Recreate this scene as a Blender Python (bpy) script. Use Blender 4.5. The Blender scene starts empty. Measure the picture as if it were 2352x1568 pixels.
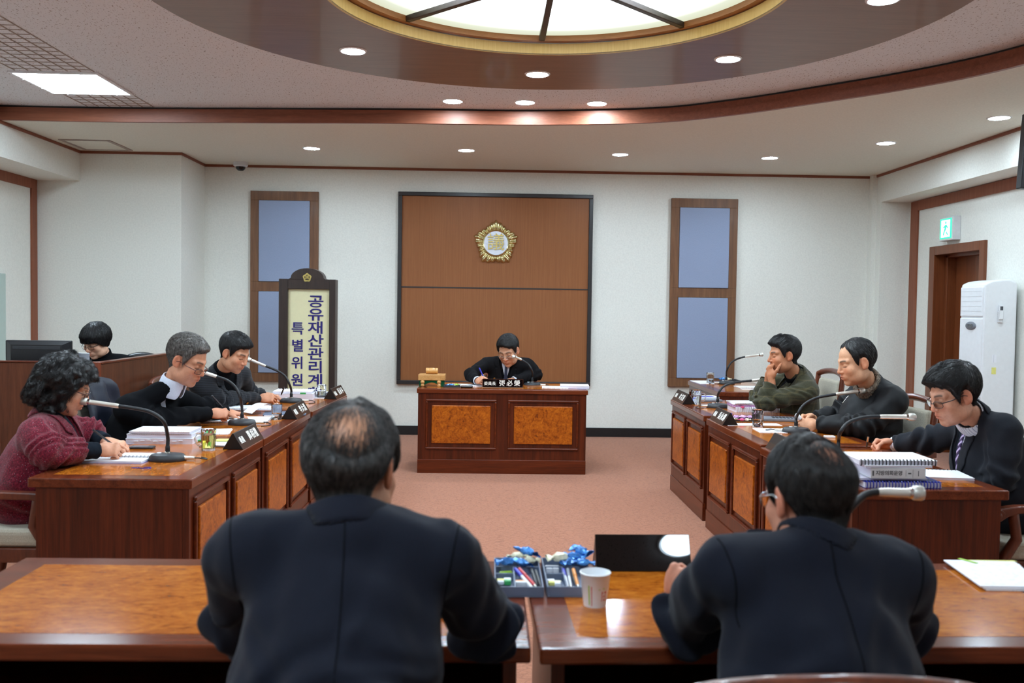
import bpy, bmesh, math, random
import numpy as np
from mathutils import Vector, Matrix, Euler

PI = math.pi
scene = bpy.context.scene
C = scene.collection
random.seed(7)

# ------------------------------------------------------------------ camera
FPX = 2150.0                       # focal length in pixels of a 2352 px wide frame
YAW, PIT, ROL = math.radians(1.4466), math.radians(2.1365), math.radians(-0.8325)
CAM_Z = 1.5
_f = Vector((math.sin(YAW) * math.cos(PIT), math.cos(YAW) * math.cos(PIT), -math.sin(PIT)))
_r = Vector((math.cos(YAW), -math.sin(YAW), 0))
_d = _f.cross(_r)
_r2 = math.cos(ROL) * _r + math.sin(ROL) * _d
_d2 = -math.sin(ROL) * _r + math.cos(ROL) * _d
cam_data = bpy.data.cameras.new('camera')
cam = bpy.data.objects.new('camera', cam_data)
C.objects.link(cam)
cam.matrix_world = Matrix(((_r2.x, -_d2.x, -_f.x, 0), (_r2.y, -_d2.y, -_f.y, 0), (_r2.z, -_d2.z, -_f.z, CAM_Z), (0, 0, 0, 1)))
cam_data.sensor_width = 36
cam_data.lens = FPX * 36 / 2352
cam_data.clip_start = 0.05
cam_data.dof.use_dof = True
cam_data.dof.focus_distance = 7.0
cam_data.dof.aperture_fstop = 4.0
scene.camera = cam

# ------------------------------------------------------------------ world, exposure
world = bpy.data.worlds.new('world')
scene.world = world
world.use_nodes = True
world.node_tree.nodes['Background'].inputs[0].default_value = (0.8, 0.9, 1, 1)
world.node_tree.nodes['Background'].inputs[1].default_value = 0.05
scene.view_settings.view_transform = 'Standard'
scene.view_settings.look = 'None'
scene.view_settings.gamma = 1
scene.view_settings.use_curve_mapping = False
scene.view_settings.exposure = 0.98
scene.cycles.max_bounces = 7
scene.cycles.diffuse_bounces = 4
scene.cycles.glossy_bounces = 3
scene.cycles.transmission_bounces = 7
scene.cycles.transparent_max_bounces = 8
scene.cycles.caustics_reflective = False
scene.cycles.caustics_refractive = False
scene.cycles.sample_clamp_indirect = 4
scene.cycles.use_denoising = True
scene.cycles.use_adaptive_sampling = True
scene.cycles.adaptive_threshold = 0.02
L_DISC, L_DOWN, L_SQ = 4.6, 150.0, 20.0       # radiance of the luminous disc, the downlights, the square panels
L_COL = (0.79, 0.98, 1.13)


def at(px, py, Y):
    """world point at depth Y (metres from the back of the hall's gallery) seen along one direction"""
    v = _r2 * ((px - 1176) / FPX) + _d2 * ((py - 784) / FPX) + _f
    t = Y / v.y
    return Vector((v.x * t, v.y * t, CAM_Z + v.z * t))


# ------------------------------------------------------------------ materials
def lin(c):
    out = []
    for x in c[:3]:
        x = x / 255
        out.append(x / 12.92 if x <= 0.04045 else ((x + 0.055) / 1.055) ** 2.4)
    return (*out, 1)


def _new(name):
    m = bpy.data.materials.new(name)
    m.use_nodes = True
    nt = m.node_tree
    return m, nt, nt.nodes['Principled BSDF']


def _set(b, rough, metal, spec, coat, sheen=0):
    b.inputs['Roughness'].default_value = rough
    b.inputs['Metallic'].default_value = metal
    b.inputs['Specular IOR Level'].default_value = spec
    b.inputs['Coat Weight'].default_value = coat
    b.inputs['Coat Roughness'].default_value = 0.08
    b.inputs['Sheen Weight'].default_value = sheen


def _coord(nt, scale=(1, 1, 1), kind='Object', rot=(0, 0, 0)):
    tc = nt.nodes.new('ShaderNodeTexCoord')
    mp = nt.nodes.new('ShaderNodeMapping')
    mp.inputs['Scale'].default_value = scale
    mp.inputs['Rotation'].default_value = rot
    nt.links.new(tc.outputs[kind], mp.inputs['Vector'])
    return mp.outputs[0]


def _noise(nt, vec, scale, detail=4, rough=0.55, dist=0.0):
    n = nt.nodes.new('ShaderNodeTexNoise')
    n.inputs['Scale'].default_value = scale
    n.inputs['Detail'].default_value = detail
    n.inputs['Roughness'].default_value = rough
    n.inputs['Distortion'].default_value = dist
    nt.links.new(vec, n.inputs['Vector'])
    return n.outputs['Fac']


def _ramp(nt, fac, stops):
    r = nt.nodes.new('ShaderNodeValToRGB')
    el = r.color_ramp.elements
    while len(el) < len(stops):
        el.new(0.5)
    for e, (p, c) in zip(el, stops):
        e.position = p
        e.color = c if len(c) == 4 else lin(c)
    nt.links.new(fac, r.inputs[0])
    return r.outputs[0]


def _bump(nt, b, h, strength, dist=0.002):
    n = nt.nodes.new('ShaderNodeBump')
    n.inputs['Strength'].default_value = strength
    n.inputs['Distance'].default_value = dist
    nt.links.new(h, n.inputs['Height'])
    nt.links.new(n.outputs[0], b.inputs['Normal'])


def mat(name, col, rough=0.5, metal=0, spec=0.5, coat=0, var=0.06, vscale=25, bump=0, bscale=200, stretch=(1, 1, 1), sheen=0, bdist=0.002):
    """plain surface: base colour with a slight procedural mottling and optional fine bump"""
    m, nt, b = _new(name)
    _set(b, rough, metal, spec, coat, sheen)
    v = _coord(nt, stretch)
    f = _noise(nt, v, vscale, 5)
    lo = tuple(max(0, x * (1 - var)) for x in col)
    hi = tuple(min(255, x * (1 + var)) for x in col)
    nt.links.new(_ramp(nt, f, [(0.3, lo), (0.7, hi)]), b.inputs['Base Color'])
    if bump:
        _bump(nt, b, _noise(nt, v, bscale, 3), bump, bdist)
    return m


def wood(name, dark, mid, light, grain=(30, 30, 1.2), rough=0.35, coat=0.25, spec=0.45, rot=(0, 0, 0), big=1.0):
    m, nt, b = _new(name)
    _set(b, rough, 0, spec, coat)
    v = _coord(nt, grain, rot=rot)
    f1 = _noise(nt, v, 1.0 * big, 6, 0.6, 0.8)
    f2 = _noise(nt, v, 6.0, 3, 0.6)
    mx = nt.nodes.new('ShaderNodeMix')
    mx.data_type = 'FLOAT'
    mx.inputs[0].default_value = 0.35
    nt.links.new(f1, mx.inputs[2])
    nt.links.new(f2, mx.inputs[3])
    nt.links.new(_ramp(nt, mx.outputs[0], [(0.32, dark), (0.5, mid), (0.68, light)]), b.inputs['Base Color'])
    _bump(nt, b, f2, 0.06, 0.001)
    return m


def burl(name, dark, mid, light, scale=14, rough=0.3, coat=0.4, stretch=(1, 1, 1), spec=0.45):
    m, nt, b = _new(name)
    _set(b, rough, 0, spec, coat)
    v = _coord(nt, stretch)
    f1 = _noise(nt, v, scale, 8, 0.68, 1.6)
    f2 = _noise(nt, v, scale * 5, 4, 0.6, 0.6)
    mx = nt.nodes.new('ShaderNodeMix')
    mx.data_type = 'FLOAT'
    mx.inputs[0].default_value = 0.4
    nt.links.new(f1, mx.inputs[2])
    nt.links.new(f2, mx.inputs[3])
    nt.links.new(_ramp(nt, mx.outputs[0], [(0.34, dark), (0.46, mid), (0.64, light)]), b.inputs['Base Color'])
    return m


def glow(name, col, strength):
    m = bpy.data.materials.new(name)
    m.use_nodes = True
    nt = m.node_tree
    nt.nodes.remove(nt.nodes['Principled BSDF'])
    e = nt.nodes.new('ShaderNodeEmission')
    e.inputs[0].default_value = (*col, 1)
    e.inputs[1].default_value = strength
    nt.links.new(e.outputs[0], nt.nodes['Material Output'].inputs[0])
    return m


def glass(name, col=(1, 1, 1), rough=0.02, ior=1.45):
    m, nt, b = _new(name)
    b.inputs['Base Color'].default_value = (*col, 1)
    b.inputs['Roughness'].default_value = rough
    b.inputs['IOR'].default_value = ior
    b.inputs['Transmission Weight'].default_value = 1
    return m


def printed(name, paper=(238, 240, 246), ink=(175, 178, 190), pitch=110, axis=1, amount=0.5):
    """white sheet with faint rows of unreadable small print"""
    m, nt, b = _new(name)
    _set(b, 0.6, 0, 0.3, 0)
    v = _coord(nt)
    sep = nt.nodes.new('ShaderNodeSeparateXYZ')
    nt.links.new(v, sep.inputs[0])
    mul = nt.nodes.new('ShaderNodeMath'); mul.operation = 'MULTIPLY'; mul.inputs[1].default_value = pitch
    nt.links.new(sep.outputs[axis], mul.inputs[0])
    fr = nt.nodes.new('ShaderNodeMath'); fr.operation = 'FRACT'
    nt.links.new(mul.outputs[0], fr.inputs[0])
    gt = nt.nodes.new('ShaderNodeMath'); gt.operation = 'GREATER_THAN'; gt.inputs[1].default_value = 0.62
    nt.links.new(fr.outputs[0], gt.inputs[0])
    nz = _noise(nt, _coord(nt, (1, 1, 0)), 55, 3, 0.6)
    g2 = nt.nodes.new('ShaderNodeMath'); g2.operation = 'GREATER_THAN'; g2.inputs[1].default_value = 1 - amount
    nt.links.new(nz, g2.inputs[0])
    mm = nt.nodes.new('ShaderNodeMath'); mm.operation = 'MULTIPLY'
    nt.links.new(gt.outputs[0], mm.inputs[0]); nt.links.new(g2.outputs[0], mm.inputs[1])
    nt.links.new(_ramp(nt, mm.outputs[0], [(0, paper), (1, ink)]), b.inputs['Base Color'])
    return m


M = {}
M['mahogany'] = wood('mahogany', (52, 17, 5), (78, 28, 9), (102, 41, 15), (26, 26, 1.1), 0.3, 0.05, 0.35)
M['mahogany_flat'] = wood('mahogany_flat', (74, 31, 16), (102, 46, 24), (124, 60, 33), (1.3, 24, 24), 0.16, 0.0, 0.35)
M['mahogany_edge'] = wood('mahogany_edge', (62, 22, 8), (88, 34, 12), (110, 46, 18), (1.5, 30, 30), 0.28, 0.05, 0.35)
M['burl'] = burl('burl', (84, 32, 4), (152, 72, 10), (194, 106, 22), 13, 0.3, 0.05, (1, 1, 1), 0.35)
M['burl_top'] = burl('burl_top', (112, 52, 12), (160, 84, 22), (194, 116, 36), 8, 0.12, 0.0, (1, 2.2, 1), 0.3)
M['carpet_dark'] = mat('recess_shadow_gap', (30, 20, 16), 0.9)
M['walnut'] = wood('walnut', (88, 56, 34), (112, 74, 46), (132, 92, 60), (22, 22, 1.0), 0.5, 0.05)
M['cherry'] = wood('cherry', (132, 80, 44), (142, 88, 50), (151, 96, 57), (70, 70, 1.2), 0.5, 0.0, 0.3)
M['trim'] = wood('trim', (116, 64, 44), (130, 75, 53), (144, 86, 62), (2, 40, 40), 0.45, 0.0, 0.3)
M['trim_v'] = wood('trim_v', (122, 68, 46), (138, 80, 56), (152, 92, 66), (40, 40, 1.5), 0.45, 0.0, 0.3)
M['door_wood'] = wood('door_wood', (98, 50, 24), (114, 60, 30), (128, 70, 37), (40, 40, 1.2), 0.35, 0.2)
M['ring_brown'] = wood('ring_brown', (112, 82, 64), (122, 90, 71), (132, 98, 78), (1.5, 16, 10), 0.42, 0.15)
M['fascia'] = wood('fascia', (196, 158, 84), (206, 170, 96), (214, 180, 108), (60, 60, 2), 0.45, 0.1)
M['rim_wood'] = wood('rim_wood', (150, 96, 52), (164, 108, 62), (178, 120, 72), (6, 6, 40), 0.4, 0.1)
M['black_frame'] = mat('black_frame', (38, 34, 34), 0.4)
M['black_base'] = mat('black_base', (18, 18, 20), 0.45)
M['sign_wood'] = wood('sign_wood', (38, 26, 22), (48, 34, 28), (60, 44, 36), (30, 30, 1.5), 0.45, 0.1)
M['cream'] = mat('cream_board', (228, 222, 178), 0.5, var=0.01)
M['navy_letter'] = mat('navy_letter', (36, 26, 110), 0.5, var=0.03)
M['fabric_blue'] = mat('fabric_blue', (146, 158, 184), 0.95, spec=0.1, var=0.09, vscale=420, bump=0.5, bscale=600, stretch=(1, 1, 0.4))
M['gold'] = mat('gold', (222, 210, 162), 0.2, 1.0, var=0.05)
M['gold_flat'] = mat('gold_leaf', (206, 184, 112), 0.35, 1.0, var=0.05)
M['enamel'] = mat('enamel', (226, 230, 240), 0.25, coat=0.3, var=0.01)
M['white_plastic'] = mat('white_plastic', (232, 235, 238), 0.35, var=0.01)
M['offwhite_plastic'] = mat('offwhite_plastic', (214, 216, 218), 0.4, var=0.02)
M['grey_plastic'] = mat('grey_plastic', (120, 124, 132), 0.45, var=0.03)
M['charcoal'] = mat('charcoal_plastic', (44, 46, 50), 0.42, var=0.06, bump=0.15, bscale=900)
M['rubber'] = mat('black_rubber', (26, 27, 30), 0.5)
M['black_gloss'] = mat('black_gloss', (6, 6, 8), 0.02, spec=0.6, coat=0, var=0)
M['plate_wood'] = wood('plate_wood', (40, 26, 20), (50, 34, 27), (58, 40, 32), (2, 40, 40), 0.3, 0.2)
M['plate_side'] = mat('plate_side', (18, 15, 14), 0.35)
M['mic_metal'] = mat('champagne_metal', (226, 221, 210), 0.34, 0.6, var=0.02)
M['chrome'] = mat('chrome', (225, 225, 225), 0.1, 1.0, var=0)
M['mesh_grille'] = mat('mesh_grille', (212, 207, 196), 0.4, 0.6, var=0.25, vscale=900)
M['paper'] = mat('paper', (236, 238, 244), 0.65, spec=0.2, var=0.012, vscale=60)
M['paper_edge'] = mat('paper_edge', (222, 220, 232), 0.75, spec=0.2, var=0.08, vscale=12, stretch=(1, 1, 90))
M['print'] = printed('printed_page')
M['print_x'] = printed('printed_page_sideways', axis=0)
M['faint'] = printed('faint_page', ink=(214, 216, 224), pitch=70, amount=0.42)
M['white_letter'] = mat('white_letter', (238, 236, 228), 0.5, var=0.01)
M['grey_letter'] = mat('grey_letter', (92, 94, 96), 0.5, var=0.01)
M['glass'] = glass('clear_glass')
M['water'] = glass('water', (0.97, 0.99, 1), 0.0, 1.33)
M['tea'] = glass('tea', (0.93, 0.80, 0.25), 0.0, 1.33)
M['blue_foil'] = mat('blue_foil', (66, 128, 236), 0.22, 0.25, var=0.35, vscale=60, bump=0.6, bscale=90)
M['cream_foil'] = mat('cream_wrapper', (224, 220, 190), 0.3, 0.1, var=0.12, vscale=60, bump=0.5, bscale=90)
M['lilac_foil'] = mat('lilac_wrapper', (206, 160, 210), 0.25, 0.2, var=0.25, vscale=60, bump=0.5, bscale=80)
M['tray_grey'] = mat('tray_grey', (104, 116, 138), 0.4, var=0.02)
M['navy_cover'] = mat('navy_cover', (34, 44, 150), 0.25, coat=0.3, var=0.05)
M['red'] = mat('red_plastic', (196, 26, 34), 0.35, var=0.03)
M['blue'] = mat('blue_plastic', (42, 44, 176), 0.3, var=0.03)
M['orange'] = mat('orange_plastic', (226, 140, 40), 0.35, var=0.03)
M['green'] = mat('green_plastic', (60, 170, 90), 0.4, var=0.03)
M['lime'] = mat('lime_plastic', (160, 205, 50), 0.4, var=0.03)
M['yellow'] = mat('yellow_paper', (230, 226, 130), 0.6, var=0.03)
M['pink'] = mat('pink_plastic', (224, 90, 140), 0.4, var=0.03)
M['felt_green'] = mat('green_felt', (18, 72, 44), 0.95, spec=0.1, var=0.1, vscale=300)
M['maple'] = wood('maple', (176, 122, 66), (198, 146, 86), (212, 164, 104), (20, 3, 20), 0.35, 0.2)
M['gavel_wood'] = wood('gavel_wood', (186, 132, 70), (210, 158, 92), (224, 178, 112), (3, 20, 20), 0.3, 0.3)
M['beige_cloth'] = mat('beige_cloth', (176, 168, 150), 0.95, spec=0.1, var=0.08, vscale=200, bump=0.3, bscale=500, sheen=0.2)
M['chair_wood'] = wood('chair_wood', (70, 30, 16), (96, 44, 24), (118, 58, 34), (12, 12, 3), 0.32, 0.3)
M['screen_black'] = mat('monitor_black', (22, 24, 28), 0.35)
M['laptop'] = mat('silver_laptop', (176, 180, 190), 0.35, 0.4)
M['amber_lens'] = mat('display_dark', (60, 66, 74), 0.15, coat=0.5)
M['exit_green'] = glow('exit_green', (0.04, 0.62, 0.30), 1.3)
M['exit_white'] = glow('exit_white', (0.80, 1.0, 0.92), 1.7)
M['lamp'] = glow('lamp_disc', L_COL, L_DOWN)
M['lamp_sq'] = glow('lamp_square', L_COL, L_SQ)
M['sheet_glass'] = mat('pale_green_board', (176, 196, 188), 0.15, coat=0.5, var=0.01)
M['partition'] = wood('partition_wood', (66, 31, 15), (84, 42, 22), (100, 54, 31), (18, 18, 1.4), 0.4, 0.0, 0.3)
M['partition_red'] = wood('partition_red', (96, 38, 18), (112, 48, 24), (126, 58, 30), (24, 24, 1.2), 0.32, 0.25)
M['vinyl_navy'] = mat('navy_puffer', (26, 30, 44), 0.5, spec=0.35, var=0.15, vscale=10)


def wallpaper(name, col, bumpy=0.35, fine=260):
    m, nt, b = _new(name)
    _set(b, 0.85, 0, 0.25, 0)
    v = _coord(nt)
    f = _noise(nt, v, 60, 6, 0.7)
    lo = tuple(x * 0.97 for x in col); hi = tuple(min(255, x * 1.02) for x in col)
    nt.links.new(_ramp(nt, f, [(0.3, lo), (0.6, hi)]), b.inputs['Base Color'])
    _bump(nt, b, _noise(nt, v, fine, 4, 0.7), bumpy, 0.002)
    return m


M['wall'] = wallpaper('wallpaper', (229, 229, 221))
M['soffit'] = wallpaper('soffit_paint', (222, 221, 209), 0.1)


def speckle():
    m, nt, b = _new('speckled_tile')
    _set(b, 0.9, 0, 0.2, 0)
    v1 = _coord(nt, (1, 0.42, 1), rot=(0, 0, 0.5))
    f = _noise(nt, v1, 105, 2, 0.5, 0.7)
    mask = _ramp(nt, f, [(0.335, (0, 0, 0, 1)), (0.375, (1, 1, 1, 1))])
    mx = nt.nodes.new('ShaderNodeMix'); mx.data_type = 'RGBA'
    nt.links.new(mask, mx.inputs[0])
    mx.inputs[6].default_value = lin((158, 150, 148))
    mx.inputs[7].default_value = lin((224, 226, 230))
    nt.links.new(mx.outputs[2], b.inputs['Base Color'])
    return m


def carpet():
    m, nt, b = _new('carpet')
    _set(b, 0.97, 0, 0.08, 0, 0.25)
    v = _coord(nt)
    w = nt.nodes.new('ShaderNodeTexVoronoi'); w.feature = 'DISTANCE_TO_EDGE'
    w.inputs['Scale'].default_value = 44
    mp = _coord(nt, (0.55, 1.0, 1))
    nt.links.new(mp, w.inputs['Vector'])
    line = _ramp(nt, w.outputs['Distance'], [(0.0, (0, 0, 0, 1)), (0.10, (1, 1, 1, 1))])
    f = _noise(nt, v, 190, 4, 0.7)
    base = _ramp(nt, f, [(0.3, (144, 88, 62)), (0.7, (180, 120, 90))])
    mx = nt.nodes.new('ShaderNodeMix'); mx.data_type = 'RGBA'
    nt.links.new(line, mx.inputs[0])
    mx.inputs[6].default_value = lin((136, 82, 58))
    nt.links.new(base, mx.inputs[7])
    nt.links.new(mx.outputs[2], b.inputs['Base Color'])
    _bump(nt, b, f, 0.6, 0.004)
    return m


M['speckle'] = speckle()
M['carpet'] = carpet()


def luminous():
    """frosted panels of the ceiling disc: white over the tubes, creamier toward the rim"""
    m = bpy.data.materials.new('luminous_panel')
    m.use_nodes = True
    nt = m.node_tree
    nt.nodes.remove(nt.nodes['Principled BSDF'])
    e = nt.nodes.new('ShaderNodeEmission')
    f = _noise(nt, _coord(nt, (1, 1, 1)), 1.3, 2)
    g = nt.nodes.new('ShaderNodeTexGradient'); g.gradient_type = 'SPHERICAL'
    nt.links.new(_coord(nt, (0.8, 0.8, 0.0)), g.inputs[0])
    nt.links.new(_ramp(nt, g.outputs[1], [(0.0, (0.80, 0.80, 0.56, 1)), (0.22, (0.84, 0.94, 0.86, 1)), (0.4, (0.86, 0.97, 1.06, 1))]), e.inputs[0])
    e.inputs[1].default_value = L_DISC
    r = _ramp(nt, g.outputs[1], [(0.0, (0.10, 0.10, 0.10, 1)), (0.10, (0.115, 0.115, 0.115, 1)), (0.30, (0.5, 0.5, 0.5, 1)), (0.5, (1, 1, 1, 1))])
    k = nt.nodes.new('ShaderNodeMath'); k.operation = 'MULTIPLY'; k.inputs[1].default_value = L_DISC
    nt.links.new(r, k.inputs[0])
    nt.links.new(k.outputs[0], e.inputs[1])
    nt.links.new(e.outputs[0], nt.nodes['Material Output'].inputs[0])
    return m


M['luminous'] = luminous()


# ------------------------------------------------------------------ mesh helpers
class MB:
    """collects verts and faces, links them as one mesh object"""
    def __init__(s):
        s.v, s.f, s.m = [], [], []

    def add(s, verts, faces, mi=0):
        o = len(s.v)
        s.v += [tuple(v) for v in verts]
        s.f += [tuple(i + o for i in f) for f in faces]
        s.m += [mi] * len(faces)
        return s

    def box(s, x0, x1, y0, y1, z0, z1, mi=0, R=None, c=None):
        vs = [Vector((x, y, z)) for z in (z0, z1) for y in (y0, y1) for x in (x0, x1)]
        if R is not None:
            vs = [R @ v for v in vs]
        if c is not None:
            vs = [v + Vector(c) for v in vs]
        return s.add(vs, [(0, 2, 3, 1), (4, 5, 7, 6), (0, 1, 5, 4), (2, 6, 7, 3), (0, 4, 6, 2), (1, 3, 7, 5)], mi)

    def tube(s, pts, r, n=10, mi=0, closed=False, caps=True):
        pts = [Vector(p) for p in pts]
        k = len(pts)
        rs = r if hasattr(r, '__len__') else [r] * k
        rings = []
        up = None
        for i, p in enumerate(pts):
            a = pts[(i - 1) % k] if (closed or i > 0) else p
            b = pts[(i + 1) % k] if (closed or i < k - 1) else p
            t = (b - a)
            if t.length < 1e-9:
                t = Vector((0, 0, 1))
            t.normalize()
            if up is None:
                up = Vector((0, 0, 1)) if abs(t.z) < 0.9 else Vector((1, 0, 0))
            u = (up - t * up.dot(t))
            if u.length < 1e-6:
                u = t.orthogonal()
            u.normalize()
            up = u
            w = t.cross(u)
            rings.append([p + (u * math.cos(2 * PI * j / n) + w * math.sin(2 * PI * j / n)) * rs[i] for j in range(n)])
        vs = [v for ring in rings for v in ring]
        fs = []
        for i in range(k if closed else k - 1):
            i2 = (i + 1) % k
            for j in range(n):
                fs.append((i * n + j, i * n + (j + 1) % n, i2 * n + (j + 1) % n, i2 * n + j))
        if caps and not closed:
            fs.append(tuple(range(n - 1, -1, -1)))
            fs.append(tuple((k - 1) * n + j for j in range(n)))
        return s.add(vs, fs, mi)

    def cyl(s, p0, p1, r0, r1=None, n=20, mi=0):
        return s.tube([p0, p1], [r0, r0 if r1 is None else r1], n, mi)

    def lathe(s, prof, c=(0, 0, 0), n=32, mi=0, R=None, sx=1, sy=1):
        """profile of (radius, height); radius 0 closes the end"""
        vs, idx = [], []
        for r, z in prof:
            if r <= 1e-7:
                idx.append([len(vs)] * n)
                vs.append(Vector((0, 0, z)))
            else:
                idx.append(list(range(len(vs), len(vs) + n)))
                vs += [Vector((r * sx * math.cos(2 * PI * j / n), r * sy * math.sin(2 * PI * j / n), z)) for j in range(n)]
        fs = []
        for a, b in zip(idx, idx[1:]):
            for j in range(n):
                q = [a[j], a[(j + 1) % n], b[(j + 1) % n], b[j]]
                u = []
                for x in q:
                    if x not in u:
                        u.append(x)
                if len(u) > 2:
                    fs.append(tuple(u))
        if R is not None:
            vs = [R @ v for v in vs]
        vs = [v + Vector(c) for v in vs]
        return s.add(vs, fs, mi)

    def prism(s, poly, h0, h1, mi=0, R=None, c=(0, 0, 0)):
        """polygon in local xy extruded along local z"""
        n = len(poly)
        vs = [Vector((x, y, h0)) for x, y in poly] + [Vector((x, y, h1)) for x, y in poly]
        if R is not None:
            vs = [R @ v for v in vs]
        vs = [v + Vector(c) for v in vs]
        fs = [tuple(range(n - 1, -1, -1)), tuple(range(n, 2 * n))]
        fs += [(i, (i + 1) % n, n + (i + 1) % n, n + i) for i in range(n)]
        return s.add(vs, fs, mi)

    def ball(s, c, r, n=14, mi=0, R=None):
        rr = r if hasattr(r, '__len__') else (r, r, r)
        prof = [(math.sin(PI * i / (n // 2 * 1.0)), -math.cos(PI * i / (n // 2 * 1.0))) for i in range(n // 2 + 1)]
        prof[0] = (0, -1); prof[-1] = (0, 1)
        S = Matrix.Diagonal(rr)
        if R is not None:
            S = R @ S
        return s.lathe(prof, c, n, mi, S)

    def mesh(s, name, mats, smooth=None):
        me = bpy.data.meshes.new(name)
        me.from_pydata(s.v, [], s.f)
        for m in (mats if isinstance(mats, (list, tuple)) else [mats]):
            me.materials.append(m)
        if len(set(s.m)) > 1:
            me.polygons.foreach_set('material_index', s.m)
        bm = bmesh.new(); bm.from_mesh(me)
        bmesh.ops.recalc_face_normals(bm, faces=bm.faces)
        bm.to_mesh(me); bm.free()
        if smooth:
            me.shade_smooth()
            if smooth < 180:
                me.set_sharp_from_angle(angle=math.radians(smooth))
        return me

    def build(s, name, mats, parent=None, smooth=None, bev=0, loc=(0, 0, 0), rot=(0, 0, 0), seg=2):
        o = bpy.data.objects.new(name, s.mesh(name, mats, smooth))
        C.objects.link(o)
        o.parent = parent
        o.location = loc
        o.rotation_euler = rot
        if bev:
            b = o.modifiers.new('bevel', 'BEVEL')
            b.width = bev; b.segments = seg; b.limit_method = 'ANGLE'; b.angle_limit = math.radians(40)
            b.harden_normals = False
        return o


def tag(o, label=None, cat=None, group=None, kind=None):
    if label: o['label'] = label
    if cat: o['category'] = cat
    if group: o['group'] = group
    if kind: o['kind'] = kind
    return o


def thing(name, label, cat, loc=(0, 0, 0), rz=0, group=None):
    o = bpy.data.objects.new(name, None)
    C.objects.link(o)
    o.empty_display_size = 0.1
    o.location = loc
    o.rotation_euler = (0, 0, rz)
    return tag(o, label, cat, group)


def struct(o):
    o['kind'] = 'structure'
    return o


def dup(root, loc=None, rz=None, label=None):
    r = root.copy(); C.objects.link(r)
    if loc is not None: r.location = loc
    if rz is not None: r.rotation_euler = (0, 0, rz)
    if label: r['label'] = label
    for ch in list(root.children):
        c = ch.copy(); C.objects.link(c); c.parent = r
        for g in list(ch.children):
            d = g.copy(); C.objects.link(d); d.parent = c
    return r


def text_obj(name, body, size, material, parent, M4, depth=0.0012, bold=0.0, align='CENTER', sx=1.0, spacing=1.0):
    cu = bpy.data.curves.new(name, 'FONT')
    cu.body = body
    cu.size = size
    cu.align_x = align
    cu.align_y = 'CENTER'
    cu.extrude = depth
    cu.offset = bold
    cu.space_character = spacing
    cu.resolution_u = 4
    tmp = bpy.data.objects.new(name + '_curve', cu)
    C.objects.link(tmp)
    dg = bpy.context.evaluated_depsgraph_get()
    me = bpy.data.meshes.new_from_object(tmp.evaluated_get(dg))
    bpy.data.objects.remove(tmp)
    bpy.data.curves.remove(cu)
    me.name = name
    me.materials.clear()
    me.materials.append(material)
    me.transform(M4 @ Matrix.Diagonal((sx, 1, 1, 1)))
    o = bpy.data.objects.new(name, me)
    C.objects.link(o)
    o.parent = parent
    return o


def frame(x, y, z, o):
    """4x4 matrix from three axis vectors and an origin"""
    x, y, z, o = Vector(x), Vector(y), Vector(z), Vector(o)
    return Matrix(((x.x, y.x, z.x, o.x), (x.y, y.y, z.y, o.y), (x.z, y.z, z.z, o.z), (0, 0, 0, 1)))


def catmull(pts, k=6):
    pts = [Vector(p) for p in pts]
    out = []
    for i in range(len(pts) - 1):
        p0 = pts[max(i - 1, 0)]; p1 = pts[i]; p2 = pts[i + 1]; p3 = pts[min(i + 2, len(pts) - 1)]
        for j in range(k):
            t = j / k
            out.append(0.5 * ((2 * p1) + (p2 - p0) * t + (2 * p0 - 5 * p1 + 4 * p2 - p3) * t * t + (3 * p1 - p0 - 3 * p2 + p3) * t ** 3))
    out.append(pts[-1])
    return out
# ------------------------------------------------------------------ the room
ZS, ZU = 3.07, 3.20                       # lower soffit, upper speckled ceiling
WB = 10.83                                # back wall
XL, XR = -4.775, 4.788                    # side walls
XBL, XBR = -4.321, 4.452                  # faces of the side beams
YF = -3.4                                 # wall behind the viewer
CX, CY, RI, RO = 0.33, 5.08, 1.26, 2.27   # ceiling disc

struct(MB().box(-7, 7, YF - 0.2, WB + 0.2, -0.1, 0).build('floor', M['carpet']))
struct(MB().box(-7, 7, WB, WB + 0.15, 0, 3.4).build('wall_back', M['wall']))
struct(MB().box(-7, 7, YF - 0.15, YF, 0, 3.4).build('wall_front', M['wall']))
w = MB()
w.box(XL - 0.15, XL, YF, WB, 0, ZS + 0.05)
w.box(XL, -3.262, 10.017, WB, 0, ZS + 0.03)
w.box(XL, XBL, YF, 10.017, 2.755, ZS + 0.03)
struct(w.build('wall_left', M['wall']))
w = MB()
w.box(XR, XR + 0.15, YF, 8.919, 0, ZS + 0.05)
w.box(XR, XR + 0.15, 10.049, WB, 0, ZS + 0.05)
w.box(XR, XR + 0.15, 8.919, 10.049, 2.208, ZS + 0.05)
w.box(XBR, XR, 10.598, WB, 0, ZS + 0.03)
w.box(XBR - 0.055, XBR, 10.72, WB, 0, ZS + 0.03)
w.box(XBR, XR, YF, 10.598, 2.75, ZS + 0.03)
struct(w.build('wall_right', M['wall']))

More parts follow.
